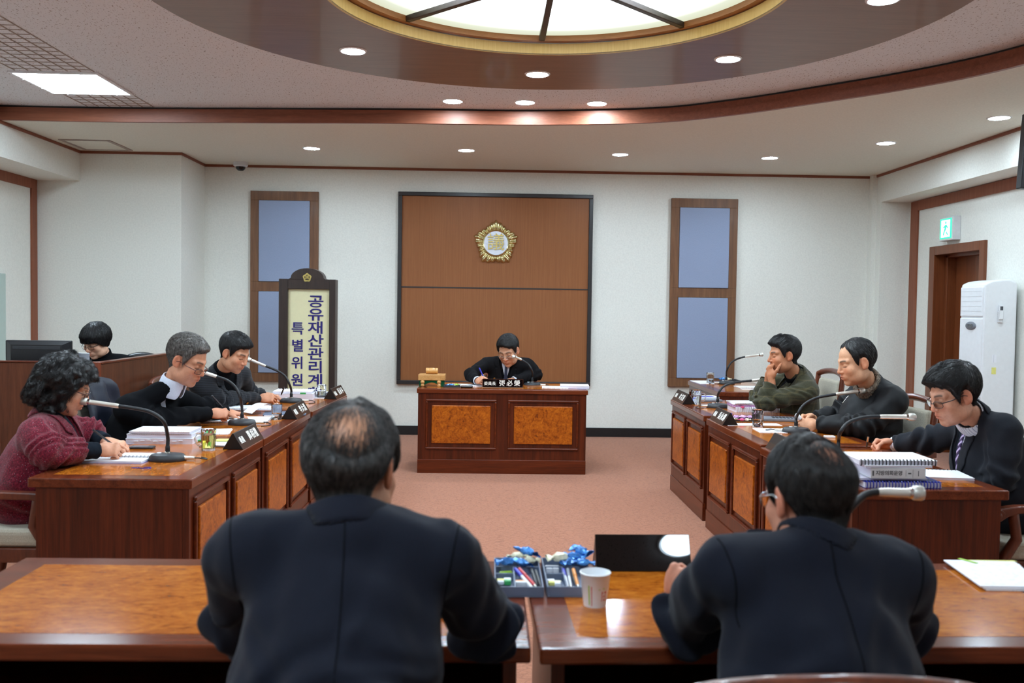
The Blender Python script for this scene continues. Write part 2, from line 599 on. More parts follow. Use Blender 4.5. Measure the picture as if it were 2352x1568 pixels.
# ceiling: lower soffit between a curved edge and the walls
edge = [(-4.9, 8.40), (-4.31, 8.391), (-3.284, 8.385), (-2.006, 8.29), (-0.8, 8.20), (0.393, 8.146), (1.371, 7.95), (1.95, 7.58),
        (2.424, 7.13), (2.964, 6.54), (3.33, 5.95), (3.58, 5.1), (3.66, 4.2), (3.68, 3.0), (3.68, 1.0), (3.68, YF)]
ed = [Vector((p.x, p.y, 0)) for p in catmull([(x, y, 0) for x, y in edge], 6)]
so = MB()
outer = []
for p in ed:
    if p.x <= 1.2:
        outer.append(Vector((p.x, 11.0, 0)))
    else:
        k = min(1, (p.x - 1.2) / 1.6)
        outer.append(Vector((5.0 if k >= 1 else 1.2 + 3.8 * k, 11.0, 0)) if p.y > 6.6 else Vector((5.0, min(11.0, p.y + (p.y - 3.0) * 1.2) if p.y > 3 else p.y, 0)))
n = len(ed)
vs = [(p.x, p.y, ZS) for p in ed] + [(p.x, p.y, ZS) for p in outer] + [(p.x, p.y, ZS + 0.012) for p in ed] + [(p.x, p.y, ZS + 0.012) for p in outer]
so.add(vs, [(i, i + 1, n + i + 1, n + i) for i in range(n - 1)] + [(2 * n + i, 3 * n + i, 3 * n + i + 1, 2 * n + i + 1) for i in range(n - 1)])
struct(so.build('ceiling_soffit', M['soffit']))


def band(pts, z0, z1, t, name, m):
    """upright strip of thickness t along a plan curve"""
    b = MB()
    k = len(pts)
    vs = []
    for i, p in enumerate(pts):
        d = (pts[min(i + 1, k - 1)] - pts[max(i - 1, 0)]).normalized()
        nrm = Vector((d.y, -d.x, 0))
        q = p + nrm * t
        vs += [(p.x, p.y, z0), (q.x, q.y, z0), (q.x, q.y, z1), (p.x, p.y, z1)]
    fs = []
    for i in range(k - 1):
        a, c = 4 * i, 4 * i + 4
        fs += [(a + j, a + (j + 1) % 4, c + (j + 1) % 4, c + j) for j in range(4)]
    b.add(vs, fs)
    return struct(b.build(name, m, smooth=40))


band(ed, ZS - 0.004, 3.130, 0.035, 'trim_1', M['trim'])
band(ed, 3.132, 3.182, 0.022, 'trim_2', M['trim'])
band(ed, 3.180, ZU + 0.01, -0.02, 'gap_shade', M['black_frame'])  # black strip standing in for the shade of the cove gap

# upper ceiling with a round opening
up = MB()
angs = sorted(set([2 * PI * i / 96 for i in range(96)] + [math.atan2(y - CY, x - CX) % (2 * PI) for x, y in ((-7, YF - .2), (7, YF - .2), (7, 11), (-7, 11))]))
inn, out = [], []
for a in angs:
    c, s_ = math.cos(a), math.sin(a)
    inn.append((CX + (RI + 0.02) * c, CY + (RI + 0.02) * s_, ZU))
    t = min([(7 - CX) / c if c > 1e-6 else 1e9, (-7 - CX) / c if c < -1e-6 else 1e9, (11 - CY) / s_ if s_ > 1e-6 else 1e9, (YF - .2 - CY) / s_ if s_ < -1e-6 else 1e9])
    out.append((CX + t * c, CY + t * s_, ZU))
k = len(angs)
up.add(inn + out, [(i, (i + 1) % k, k + (i + 1) % k, k + i) for i in range(k)])
struct(up.build('ceiling', M['speckle']))
struct(MB().box(-7, 7, YF - 0.2, 11, 3.36, 3.42).build('ceiling_slab', M['soffit']))

# brown ring and luminous disc
ring = thing('ceiling_ring', 'large brown wood veneer ring framing the round luminous ceiling panel', 'ceiling ring', (CX, CY, ZU))
MB().lathe([(RI, -0.010), (RO, -0.010), (RO, -0.002), (RI, -0.002), (RI, -0.010)], n=128).build('veneer_ring', M['ring_brown'], ring, smooth=30)
MB().lathe([(RI, -0.011), (RI, 0.064), (RI + 0.012, 0.064), (RI + 0.012, -0.011), (RI, -0.011)], n=128).build('fascia_band', M['fascia'], ring, smooth=30)
disc = thing('ceiling_light', 'round glowing cream and white panel set with dark spokes in the ceiling ring', 'ceiling light', (CX, CY, ZU))
MB().lathe([(RI - 0.045, 0.070), (RI + 0.01, 0.070), (RI + 0.01, 0.105), (RI - 0.045, 0.105), (RI - 0.045, 0.070)], n=128).build('wood_rim', M['rim_wood'], disc, smooth=30)
MB().lathe([(0, 0.105), (RI, 0.105)], n=96).build('luminous_panel', M['luminous'], disc)
for i in range(8):
    a = PI / 4 * i
    MB().box(0.05, RI - 0.03, -0.02, 0.02, 0.070, 0.105, R=Matrix.Rotation(a, 3, 'Z')).build('spoke', M['sign_wood'], disc, bev=0.004)
MB().lathe([(0, 0.066), (0.12, 0.066), (0.12, 0.105)], n=32).build('hub', M['sign_wood'], disc)


def downlight(x, y, z, label, group):
    t = thing('downlight', label, 'downlight', (x, y, z), 0, group)
    MB().lathe([(0.076, -0.001), (0.079, -0.007), (0.090, -0.006), (0.094, 0.0), (0.09, 0.004), (0.076, 0.004)], n=32).build('trim_ring', M['white_plastic'], t, smooth=60)
    MB().lathe([(0.0, -0.003), (0.078, -0.003), (0.078, 0.002), (0, 0.002)], n=32).build('lamp_disc', M['lamp'], t)
    return t


names = {90: 'nearest above the wall emblem', 45: 'right of the centre spoke', 135: 'left of the centre spoke', 0: 'at its far right side', 180: 'at its far left side'}
for a in range(0, 360, 45):
    r = math.radians(a)
    nm = names.get(a, None)
    lab = 'bright downlight in the brown ceiling ring, ' + nm if nm else 'bright downlight in the rear half of the brown ceiling ring'
    downlight(CX + 1.78 * math.cos(r), CY + 1.78 * math.sin(r), ZU - 0.011, lab, 'downlights in the brown ring')
for (x, y), nm in zip(((-0.323, 7.86), (0.278, 7.85), (0.876, 7.838)), ('left', 'middle', 'right')):
    downlight(x, y, ZU, 'bright downlight in the speckled ceiling, %s one of the three in a row' % nm, 'row of three downlights')
for (x, y), nm in zip(((-1.811, 9.574), (-0.249, 9.52), (1.321, 9.60), (2.871, 9.637), (3.669, 8.676), (4.07, 7.47)),
                      ('above the left blue acoustic panel', 'above the left part of the brown wall panel', 'just right above the brown wall panel',
                       'above and right of the right acoustic panel', 'near the right beam, second from the frame edge', 'rightmost, beside the right beam')):
    downlight(x, y, ZS, 'small bright downlight in the lower soffit, ' + nm, 'downlights in the lower soffit')
for x, y in ((4.1, 5.6), (4.1, 3.6), (4.1, 1.6)):
    downlight(x, y, ZS, 'small bright downlight in the side soffit beyond the frame', 'downlights in the side soffit')


def square_light(x, y, label):
    t = thing('square_ceiling_light', label, 'ceiling light', (x, y, ZU))
    b = MB()
    for q in ((-.335, .335, -.36, -.335), (-.335, .335, .335, .36), (-.335, -.31, -.335, .335), (.31, .335, -.335, .335)):
        b.box(*q, -0.014, 0)
    b.build('frame', M['white_plastic'], t, bev=0.003)
    MB().box(-.31, .31, -.335, .335, -0.010, -0.002).build('diffuser', M['lamp_sq'], t)
    for x_, y_ in ((-.2, -.345), (.2, -.345), (-.2, .345), (.2, .345), (-.322, -.15), (-.322, .15)):
        MB().lathe([(0, -0.018), (0.006, -0.016), (0.006, -0.012)], (x_, y_, 0), 10).build('clip', M['chrome'], t)
    return t


square_light(-3.275, 7.49, 'glowing square ceiling light panel at upper left beside the brown trim')
square_light(-3.275, 4.4, 'glowing square ceiling light panel further along the grille strip beyond the frame')
square_light(-3.275, 1.3, 'glowing square ceiling light panel at the rear of the hall')
rl = thing('round_ceiling_light', 'glowing round ceiling lamp at the rear right of the hall', 'ceiling light', (1.49, -0.36, ZU))
MB().lathe([(0, -.03), (.115, -.03), (.13, -.015), (.13, 0)], n=40).build('diffuser', M['lamp_sq'], rl)
MB().lathe([(.13, 0), (.15, -.012), (.16, 0)], n=40).build('rim', M['white_plastic'], rl, smooth=50)
square_light(-0.6, 0.6, 'glowing square ceiling light panel at the rear centre of the hall')


def grille(y0, y1, label):
    t = thing('ceiling_grille', label, 'ceiling grille', (-3.25, (y0 + y1) / 2, ZU))
    h = (y1 - y0) / 2
    b = MB()
    for i in range(7):
        x = -0.29 + i * 0.097
        b.box(x - .0045, x + .0045, -h, h, -0.004, 0)
    b.build('long_slats', M['grille'], t)
    b = MB()
    for i in range(int(2 * h / 0.1) + 1):
        y = -h + i * 0.1
        b.box(-.29, .29, y - .0045, y + .0045, -0.003, 0)
    b.build('cross_slats', M['grille'], t)


M['grille'] = mat('grille_brown', (158, 146, 138), 0.7)
grille(4.85, 7.10, 'thin brown lattice grille on the ceiling left of and behind the square light')
grille(7.90, 8.36, 'thin brown lattice grille between the square light and the brown trim')

# skirting, crown strips, corner strips
struct(MB().box(-3.262, 4.40, WB - 0.018, WB, 0, 0.105).build('baseboard_back', M['black_base'], bev=0.003))
struct(MB().box(XL, -3.262, 9.999, 10.017, 0, 0.105).box(-3.262, -3.244, 10.0, WB, 0, 0.105).build('baseboard_left', M['black_base'], bev=0.003))
struct(MB().box(XR - 0.018, XR, YF, 8.90, 0, 0.105).box(XBR, XR, 10.58, 10.598, 0, 0.105).box(XBR - .07, XBR - 0.055, 10.70, WB, 0, 0.105).build('baseboard_right', M['black_base'], bev=0.003))
struct(MB().box(-3.262, 4.40, WB - 0.016, WB, ZS - 0.028, ZS).box(XBL, -3.25, 10.001, 10.017, ZS - .028, ZS).box(-3.262, -3.246, 10.0, WB, ZS - .028, ZS)
       .box(XBL, XBL + .016, YF, 10.017, ZS - .028, ZS).box(XBR - .016, XBR, YF, 10.75, ZS - .028, ZS).build('trim_4', M['trim'], bev=0.003))
struct(MB().box(XL, XL + .02, 9.885, 10.0, 0, 2.755).box(XL, XL + .02, YF, 9.885, 2.655, 2.755).build('trim_5', M['trim_v'], bev=0.003))
struct(MB().box(XR - .02, XR, 10.375, 10.55, 0, 2.745).box(XR - .02, XR, YF, 10.375, 2.635, 2.745).build('trim_6', M['trim_v'], bev=0.003))

# door with deep jamb in the right wall
d = MB()
d.box(XR - .03, XR + .17, 9.934, 10.049, 0, 2.208).box(XR - .03, XR + .17, 8.919, 9.014, 0, 2.208).box(XR - .03, XR + .17, 9.014, 9.934, 2.115, 2.208)
d.box(XR + .10, XR + .30, 9.90, 9.95, 0, 2.13).box(XR + .10, XR + .30, 8.99, 9.03, 0, 2.13).box(XR + .10, XR + .3, 9.0, 9.94, 2.09, 2.14)
dr = struct(d.build('door_1', M['door_wood'], bev=0.004))
MB().box(XR + .20, XR + .24, 9.02, 9.91, 0.005, 2.10).build('door_leaf', M['door_wood'], dr)
MB().cyl((XR + .20, 9.10, 1.0), (XR + .15, 9.10, 1.0), .012).cyl((XR + .155, 9.10, 1.0), (XR + .155, 9.22, 1.0), .009).build('door_handle', M['chrome'], dr, smooth=40)

# pale board at the far left edge
tag(MB().box(XL + .02, XL + .05, 8.0, 9.29, 0.35, 1.75).build('glass_board', [M['sheet_glass']], bev=0.004), 'pale green glass board on the left wall at the frame edge', 'board')

# ------------------------------------------------------------------ wall fittings
v = thing('ceiling_vent', 'flat square vent cover in the soffit near the left beam', 'vent', (-3.98, 9.62, ZS))
b = MB()
for q in ((-.25, .25, -.30, -.26), (-.25, .25, .26, .30), (-.25, -.21, -.26, .26), (.21, .25, -.26, .26)):
    b.box(*q, -.008, 0)
b.build('frame', M['grille'], v)
MB().box(-.21, .21, -.26, .26, -.005, 0).build('cover', M['soffit'], v)

cd = thing('dome_camera', 'small grey dome security camera under the soffit at left', 'security camera', (-2.80, 10.62, ZS))
MB().lathe([(0, 0), (.078, 0), (.08, -.012), (.08, -.04), (.062, -.052), (0, -.052)], n=28).build('housing', M['offwhite_plastic'], cd, smooth=50)
MB().lathe([(.056, -.05), (.05, -.075), (.03, -.094), (0, -.10)], n=24).build('dome', M['black_gloss'], cd, smooth=80)

# big brown wall panel with black frame
pn = thing('wall_panel', 'large brown wood wall panel in a thin black frame', 'wall panel', (0.066, WB, 0.59))
X0, X1, Z0, Z1 = -1.118, 1.118, 0, 2.205
b = MB()
b.box(X0, X1, -.055, 0, Z1 - .045, Z1).box(X0, X1, -.055, 0, Z0, Z0 + .045).box(X0, X0 + .045, -.055, 0, Z0 + .045, Z1 - .045).box(X1 - .045, X1, -.055, 0, Z0 + .045, Z1 - .045)
b.build('frame', M['black_frame'], pn, bev=0.006)
MB().box(X0 + .04, X1 - .04, -.03, -.001, 1.125, Z1 - .04).build('upper_board', M['cherry'], pn)
MB().box(X0 + .04, X1 - .04, -.03, -.001, Z0 + .04, 1.11).build('lower_board', M['cherry'], pn)
MB().box(X0 + .04, X1 - .04, -.034, -.001, 1.110, 1.125).build('dividing_strip', M['black_frame'], pn)

# gold flower emblem
em = thing('wall_emblem', 'gold five-petalled emblem with white centre on the brown wall panel', 'emblem', (0.071, WB - .03, 2.224))
b = MB()
NA, NR = 240, 10
R0 = 0.270
vs = []
for i in range(NA):
    th = 2 * PI * i / NA
    u = ((th - PI / 2) % (2 * PI / 5)) / (2 * PI / 5)
    a = abs(((u + 0.5) % 1) - 0.5)
    star = R0 * (0.80 + 0.20 * (1 - a / 0.5) ** 1.3)
    lobe = abs(math.sin(PI * u * 5.0 + PI / 2))
    for j in range(NR):
        t = j / (NR - 1)
        rad = 0.14 + (star * (0.93 + 0.07 * lobe) - 0.14) * t
        ridge = 0.5 + 0.5 * math.cos(2 * PI * u * 5.0)
        z = 0.012 + 0.030 * (math.sin(PI * min(1, t * 1.02)) ** 0.6) * (0.35 + 0.65 * ridge)
        if j == NR - 1: z = 0.0
        vs.append((rad * math.cos(th), -z, rad * math.sin(th)))
b.add(vs, [(i * NR + j, ((i + 1) % NA) * NR + j, ((i + 1) % NA) * NR + j + 1, i * NR + j + 1) for i in range(NA) for j in range(NR - 1)])
b.build('petals', M['gold'], em, smooth=50)
RX = Matrix.Rotation(PI / 2, 3, 'X')
MB().lathe([(0.135, 0.0), (0.136, 0.030), (0.145, 0.036), (0.152, 0.030), (0.152, 0)], n=64, R=RX).build('rim', M['gold'], em, smooth=40)
MB().lathe([(0, 0.030), (0.138, 0.030), (0.138, 0.0)], n=48, R=RX).build('enamel_disc', M['enamel'], em)
text_obj('emblem_character', '議', 0.205, M['gold_flat'], em, frame((1, 0, 0), (0, 0, 1), (0, -1, 0), (0, -.034, 0.0)), 0.006, 0.0006)


def acoustic(x, label):
    t = thing('acoustic_panel', label, 'acoustic panel', (x, WB, 0.6), 0, 'blue acoustic panels on the back wall')
    b = MB()
    H, W = 2.175, 0.385
    b.box(-W, W, -.05, 0, H - .105, H).box(-W, W, -.05, 0, 0, .10).box(-W, W, -.05, 0, 1.035, 1.145)
    for s in (-1, 1):
        b.box(min(s * W, s * .29), max(s * W, s * .29), -.05, 0, .10, 1.035).box(min(s * W, s * .29), max(s * W, s * .29), -.05, 0, 1.145, H - .105)
    b.build('wood_frame', M['walnut'], t, bev=0.003)
    for z0, z1, nm in ((.10, 1.035, 'lower_fabric'), (1.145, H - .105, 'upper_fabric')):
        MB().box(-.288, .288, -.062, -.002, z0 + .002, z1 - .002).build(nm, M['fabric_blue'], t, bev=0.006)
    return t


acoustic(-2.345, 'tall blue fabric acoustic panel in walnut frame, left and partly behind the sign board')
acoustic(2.475, 'tall blue fabric acoustic panel in walnut frame on the right of the back wall')

# standing sign board
SY = 9.45
sg = thing('sign_board', 'tall dark wood standing sign with navy letters on a cream face', 'sign', (-1.825, SY, 0))
H = 1.745
W = 0.283
b = MB()
b.box(-W, -W + .09, 0, .16, 0, H).box(W - .062, W, 0, .16, 0, H).box(-W + .09, W - .062, 0, .16, H - .10, H).box(-W + .09, W - .062, 0, .16, 0, .18)
arc = [(-.185, H - .01), (-.185, H)] + [(.0 + .165 * math.cos(PI - PI * i / 16), H + .012 + .098 * math.sin(PI * i / 16)) for i in range(17)] + [(.185, H), (.185, H - .01)]
b.prism(arc, 0.0, -0.16, R=Matrix.Rotation(PI / 2, 3, 'X') @ Matrix.Diagonal((1, 1, 1)))
b.build('frame', M['sign_wood'], sg, bev=0.004)
MB().box(-W + .088, W - .060, .035, .12, .17, H - .095).build('face_panel', M['cream'], sg)
text_z = 1.575
for i, ch in enumerate('공유재산관리계획'):
    text_obj('letter', ch, 0.134, M['navy_letter'], sg, frame((1, 0, 0), (0, 0, 1), (0, -1, 0), (0.083, .033, 1.515 - i * .1325)), .002, .0022, sx=1.34)
for i, ch in enumerate('특별위원회'):
    text_obj('letter', ch, 0.134, M['navy_letter'], sg, frame((1, 0, 0), (0, 0, 1), (0, -1, 0), (-.098, .033, 1.240 - i * .1735)), .002, .0022, sx=1.05)
b = MB()
fl = []
for i in range(60):
    th = 2 * PI * i / 60
    u = ((th - PI / 2) % (2 * PI / 5)) / (2 * PI / 5)
    a = abs(((u + .5) % 1) - .5)
    fl.append(th)
    rr = .047 * (.82 + .18 * (1 - a / .5) ** 1.3) * (0.95 + .05 * abs(math.sin(PI * u * 5 + PI / 2)))
    b.v.append((rr * math.cos(th), -.003, 1.76 + rr * math.sin(th)))
    b.v.append((rr * .62 * math.cos(th), -.003, 1.76 + rr * .62 * math.sin(th)))
b.f += [(2 * i, 2 * ((i + 1) % 60), 2 * ((i + 1) % 60) + 1, 2 * i + 1) for i in range(60)]
b.m += [0] * 60
b.build('small_emblem', M['gold_flat'], sg)
text_obj('emblem_character', '議', 0.042, M['gold_flat'], sg, frame((1, 0, 0), (0, 0, 1), (0, -1, 0), (0, -.003, 1.76)), .001, .0006)

# exit sign on the right wall
ex = thing('exit_sign', 'green lit emergency exit sign above the door at right', 'exit sign', (XR, 9.46, 2.245))
MB().box(-.085, 0, -.02, .26, 0, .245).build('housing', M['offwhite_plastic'], ex, bev=0.006)
MB().box(-.089, -.084, 0.0, .24, .02, .225).build('lit_panel', M['exit_green'], ex)
b = MB()
MX = Matrix.Rotation(PI / 2, 3, 'Y')
Rm = Matrix(((0, 0, -1), (1, 0, 0), (0, 1, 0)))
b.box(-.0915, -.0885, .03, .21, .035, .21)
b.build('doorway_mark', M['exit_white'], ex)
b = MB()
for poly in ([(.10, .17), (.125, .17), (.125, .195), (.10, .195)], [(.09, .165), (.13, .16), (.14, .11), (.11, .10)], [(.14, .115), (.17, .06), (.155, .05), (.12, .10)], [(.11, .105), (.095, .07), (.07, .05), (.06, .06), (.085, .085)], [(.13, .155), (.165, .14), (.16, .125), (.125, .14)], [(.095, .16), (.065, .13), (.075, .12), (.10, .14)]):
    b.prism([(p[0] - 0, p[1]) for p in poly], .0918, .0935, R=Rm)
b.build('running_figure', M['exit_green'], ex)

# floor standing air conditioner
ac = thing('air_conditioner', 'tall white floor standing air conditioner in front of the door at right', 'air conditioner', (4.445, 8.30, 0))
b = MB()
prof = [(0, 0), (0.30, 0), (0.30, 1.78)] + [(.30 - .30 * t, 1.78 + .03 * math.sin(PI * (.5 + t) / 1.5)) for t in (.2, .4, .6, .8)] + [(0, 1.765)]
b.prism(prof, 0, -.42, R=Matrix.Rotation(PI / 2, 3, 'X'))
b.build('cabinet', M['white_plastic'], ac, bev=0.018, seg=3)
MB().box(-.012, .01, .015, .405, 1.47, 1.74).build('air_outlet', M['white_plastic'], ac, bev=.008)
b = MB()
for i in range(5):
    b.box(-.0135, 0, .03, .39, 1.52 + i * .045, 1.5225 + i * .045)
b.build('louvre_lines', M['offwhite_plastic'], ac)
MB().box(-.012, .01, .015, .405, .74, 1.455).build('front_door', M['white_plastic'], ac, bev=.008)
MB().lathe([(0, .016), (.05, .016), (.062, .008), (.062, 0)], (-.008, .20, 1.385), 28, R=Matrix.Rotation(-PI / 2, 3, 'Y') , sx=.62, sy=1.5).build('control_panel', M['grey_plastic'], ac, smooth=50)
MB().box(-.028, -.022, .15, .25, 1.375, 1.40).build('display', M['amber_lens'], ac, bev=.002)
b = MB()
for i in range(9):
    b.box(-.006, .004, .03, .39, .56 + i * .02, .567 + i * .02)
b.build('intake_slots', M['grey_plastic'], ac)
MB().box(.12, .165, -.02, .0, 1.42, 1.52).build('remote_holder', M['offwhite_plastic'], ac, bev=.004)
MB().box(.125, .16, -.03, -.008, 1.45, 1.575).build('remote_control', M['white_plastic'], ac, bev=.004)
MB().box(.13, .155, -.0315, -.029, 1.53, 1.565).build('remote_screen', M['amber_lens'], ac)
MB().box(.085, .125, -.002, .001, 1.06, 1.13).build('spec_label', M['faint'], ac)
MB().box(.085, .125, -.002, .001, .955, 1.015).build('energy_label', M['yellow'], ac, bev=.0005)

# edge of a wall screen at the far right
tag(MB().box(0, .35, 0, .06, 0, .5).box(.1, .2, .05, .12, .2, .35).build('wall_screen', M['screen_black'], bev=.006, loc=at(2344, 432, 6.2), rot=(0, 0.05, 0)), 'black corner of a screen hung high at the right frame edge', 'screen')
# ------------------------------------------------------------------ desks
def on(px, py, z=0.75):
    """point of the horizontal plane z seen along one direction"""
    v = _r2 * ((px - 1176) / FPX) + _d2 * ((py - 784) / FPX) + _f
    t = (z - CAM_Z) / v.z
    return Vector((v.x * t, v.y * t, z))


def desk(label, x, y, rz, W, D=0.68, group=None, H=0.75):
    """panelled desk; local -y is the panelled front, the sitter is on the +y side"""
    t = thing('desk', label, 'desk', (x, y, 0), rz, group)
    h = W / 2
    MB().box(-h, h, 0, D, H - .042, H).build('desk_top', M['mahogany_flat'], t, bev=0.006)
    MB().box(-h + .085, h - .085, .085, D - .07, H - .004, H + .0006).build('burl_inlay', M['burl_top'], t)
    MB().box(-h + .012, h - .012, .014, .040, 0.0, H - .042).build('front_panel', M['mahogany'], t)
    for s in (-1, 1):
        MB().box(min(s * (h - .012), s * (h - .040)), max(s * (h - .012), s * (h - .040)), .041, D - .03, 0, H - .042).build('side_panel', M['mahogany'], t)
    MB().box(-h + .010, h - .010, .008, .030, 0, .125).build('plinth', M['mahogany_edge'], t, bev=0.003)
    k = W / 1.52
    for sx in (-1, 1):
        c = sx * .365 * k
        hw, z0, z1 = .315 * k, .215, .665
        f = MB()
        e = .020
        for q in ((c - hw, c + hw, z1 - e, z1), (c - hw, c + hw, z0, z0 + e), (c - hw, c - hw + e, z0 + e, z1 - e), (c + hw - e, c + hw, z0 + e, z1 - e)):
            f.box(q[0], q[1], -.002, .016, q[2], q[3])
        f.build('moulding', M['mahogany_edge'], t, bev=0.007)
        MB().box(c - hw + .055, c + hw - .055, .000, .016, z0 + .055, z1 - .055).build('burl_panel', M['burl'], t, bev=0.005)
    return t


desk("chairman's wide desk with two burl front panels below the brown wall panel", 0.133, 8.335, 0, 1.53, 0.72, H=.76)
GL, GR = 'left row of panelled desks', 'right row of panelled desks'
L90 = PI / 2
desk('panelled desk nearest in the left row, where the woman in red tweed sits', -1.238, 4.560, L90 - .012, 1.20, .69, GL)
desk('middle panelled desk of the left row, behind the first nameplate', -1.226, 5.835, L90 - .004, 1.32, .69, GL)
desk('farthest panelled desk of the left row, by the sign board', -1.185, 7.115, L90 - .05, 1.20, .69, GL)
desk('farthest panelled desk at right, set back toward the wall', 2.098, 9.10, -L90, 1.30, .66, GR)
desk('panelled desk of the right row before the man in the green jacket', 1.522, 7.13, -L90 + .006, 1.17, .68, GR)
desk('panelled desk of the right row before the man in the black zip jacket', 1.514, 5.77, -L90 + .015, 1.22, .68, GR)
desk('panelled desk nearest in the right row, before the man in glasses and striped tie', 1.513, 4.47, -L90 + .03, 1.20, .69, GR)


def front_table(label, x, y, rz, W, D):
    """open table, near edge toward local -y"""
    t = thing('conference_table', label, 'table', (x, y, 0), rz, 'polished front tables')
    h = W / 2
    MB().box(-h, h, 0, D, .712, .75).build('table_top', M['mahogany_flat'], t, bev=0.006)
    MB().box(-h + .09, h - .09, .072, D - .075, .746, .7506).build('burl_inlay', M['burl_top'], t)
    for s in (-1, 1):
        MB().box(min(s * (h - .03), s * (h - .06)), max(s * (h - .03), s * (h - .06)), .05, D - .05, 0, .712).build('leg_panel', M['mahogany'], t)
    MB().box(-h + .06, h - .06, D - .09, D - .065, .05, .712).build('modesty_panel', M['mahogany'], t)
    MB().box(-h + .06, h - .06, .06, D - .10, .56, .575).build('shelf', M['mahogany'], t)
    return t


front_table('left polished burl table in the foreground, under the left man in navy suit', -0.618, 2.036, 0, 1.443, .70)
front_table('right polished burl table in the foreground, with trays and paper cup', 0.835, 2.042, .020, 1.425, .695)


# ------------------------------------------------------------------ chairs
def chair(label, x, y, rz, top=0.93, group='wooden armchairs'):
    t = thing('armchair', label, 'chair', (x, y, 0), rz, group)
    MB().box(-.255, .255, -.25, .24, .415, .495).build('seat', M['beige_cloth'], t, bev=.025, seg=3)
    MB().box(-.26, .26, -.255, .25, .35, .415).build('seat_frame', M['chair_wood'], t, bev=.006)
    for s in (-1, 1):
        MB().tube([(s * .27, -.22, 0), (s * .275, -.235, .22), (s * .272, -.22, .40), (s * .285, -.15, .52), (s * .285, -.17, .645)], [.022, .025, .028, .024, .024], 8).build('front_leg', M['chair_wood'], t, smooth=60)
        MB().tube([(s * .24, .30, 0), (s * .245, .25, .25), (s * .25, .245, .45), (s * .25, .30, top - .03)], [.022, .025, .026, .02], 8).build('rear_leg', M['chair_wood'], t, smooth=60)
        b = MB()
        pl = [(.28, .675), (.06, .672), (-.16, .668), (-.25, .655), (-.275, .63), (-.262, .605), (-.235, .600), (-.20, .622), (-.15, .636), (.05, .640), (.28, .638)]
        b.prism(pl, s * .26, s * .312, R=Matrix(((0, 0, 1), (1, 0, 0), (0, 1, 0))))
        a = b.build('armrest', M['chair_wood'], t, bev=.006)
        MB().lathe([(0, .006), (.008, .006), (.012, .003), (.018, .005), (.024, .004), (.026, 0)], (s * .312, -.243, .628), 20, R=Matrix.Rotation(s * PI / 2, 3, 'Y')).build('scroll', M['chair_wood'], a, smooth=50)
    Rb = Matrix.Rotation(-.12, 3, 'X')
    MB().box(-.205, .205, -.03, .025, .02, top - .56, R=Rb, c=(0, .255, .50)).build('backrest', M['beige_cloth'], t, bev=.022, seg=3)
    pts = [(-.25, .30, top - .035), (-.17, .315, top - .012), (0, .325, top), (.17, .315, top - .012), (.25, .30, top - .035)]
    MB().tube(catmull(pts, 4), .022, 8).build('top_rail', M['chair_wood'], t, smooth=60)
    MB().tube([(-.245, .265, .52), (.245, .265, .52)], .016, 8).build('lower_rail', M['chair_wood'], t, smooth=60)
    return t


chair('wooden armchair with beige seat under the woman in red tweed', -2.11, 4.36, L90, .90)
chair('wooden armchair with a navy puffer jacket hung on its back', -2.06, 5.58, L90 + .05, .94)
chair('wooden armchair under the man in the dark pinstripe jacket', -2.12, 7.02, L90, .93)
chair('wooden armchair under the man in the green jacket, beige back in view', 2.28, 6.98, -L90, 1.05)
chair('wooden armchair under the man in the black zip jacket, beige back in view', 2.36, 5.74, -L90 + .1, .97)
chair('wooden armchair with scroll arm under the man in the striped tie', 2.46, 4.27, -L90, .93)
chair("wooden armchair behind the chairman's desk", .24, 9.32, 0, .90)
chair('wooden armchair of the left foreground man, below the frame', -0.32, 1.46, PI, .84)
chair('wooden armchair of the right foreground man, top rail at the bottom edge', 0.56, 1.75, PI, .914)

# puffer jacket over the chair back
pj = MB()
NU, NV = 28, 22
vs = []
for i in range(NU):
    for j in range(NV):
        u = i / (NU - 1) * 2 - 1
        v = j / (NV - 1)
        w = abs(u) ** 3
        quilt = .028 * abs(math.sin(v * PI * 5.0 + .6 * math.sin(u * 3)))
        x = u * (.27 + .03 * math.sin(v * 9))
        if v < .5:
            y = -.05 - quilt - .03 * math.sin(v * 2 * PI); z = 1.0 - .50 * (1 - v / .5) ** 1.0
        else:
            y = .06 + quilt + .05 * math.sin((v - .5) * 2 * PI); z = 1.0 - .62 * ((v - .5) / .5)
        k = max(0, 1 - abs(v - .5) / .08)
        z += .03 * k - .06 * w
        y = y * (1 - .5 * k) - .02 * math.sin(u * 7 + v * 5) + .28
        vs.append((x, y, z))
pj.add(vs, [(i * NV + j, (i + 1) * NV + j, (i + 1) * NV + j + 1, i * NV + j + 1) for i in range(NU - 1) for j in range(NV - 1)])
o = pj.build('puffer_jacket', M['vinyl_navy'], None, smooth=180, loc=(-2.06, 5.58, 0.06), rot=(0, 0, L90 + .05))
sd = o.modifiers.new('thickness', 'SOLIDIFY'); sd.thickness = .03
ss = o.modifiers.new('smooth', 'SUBSURF'); ss.levels = 1; ss.render_levels = 1
tag(o, 'navy padded jacket hung over the chair back behind the sweater man', 'jacket')


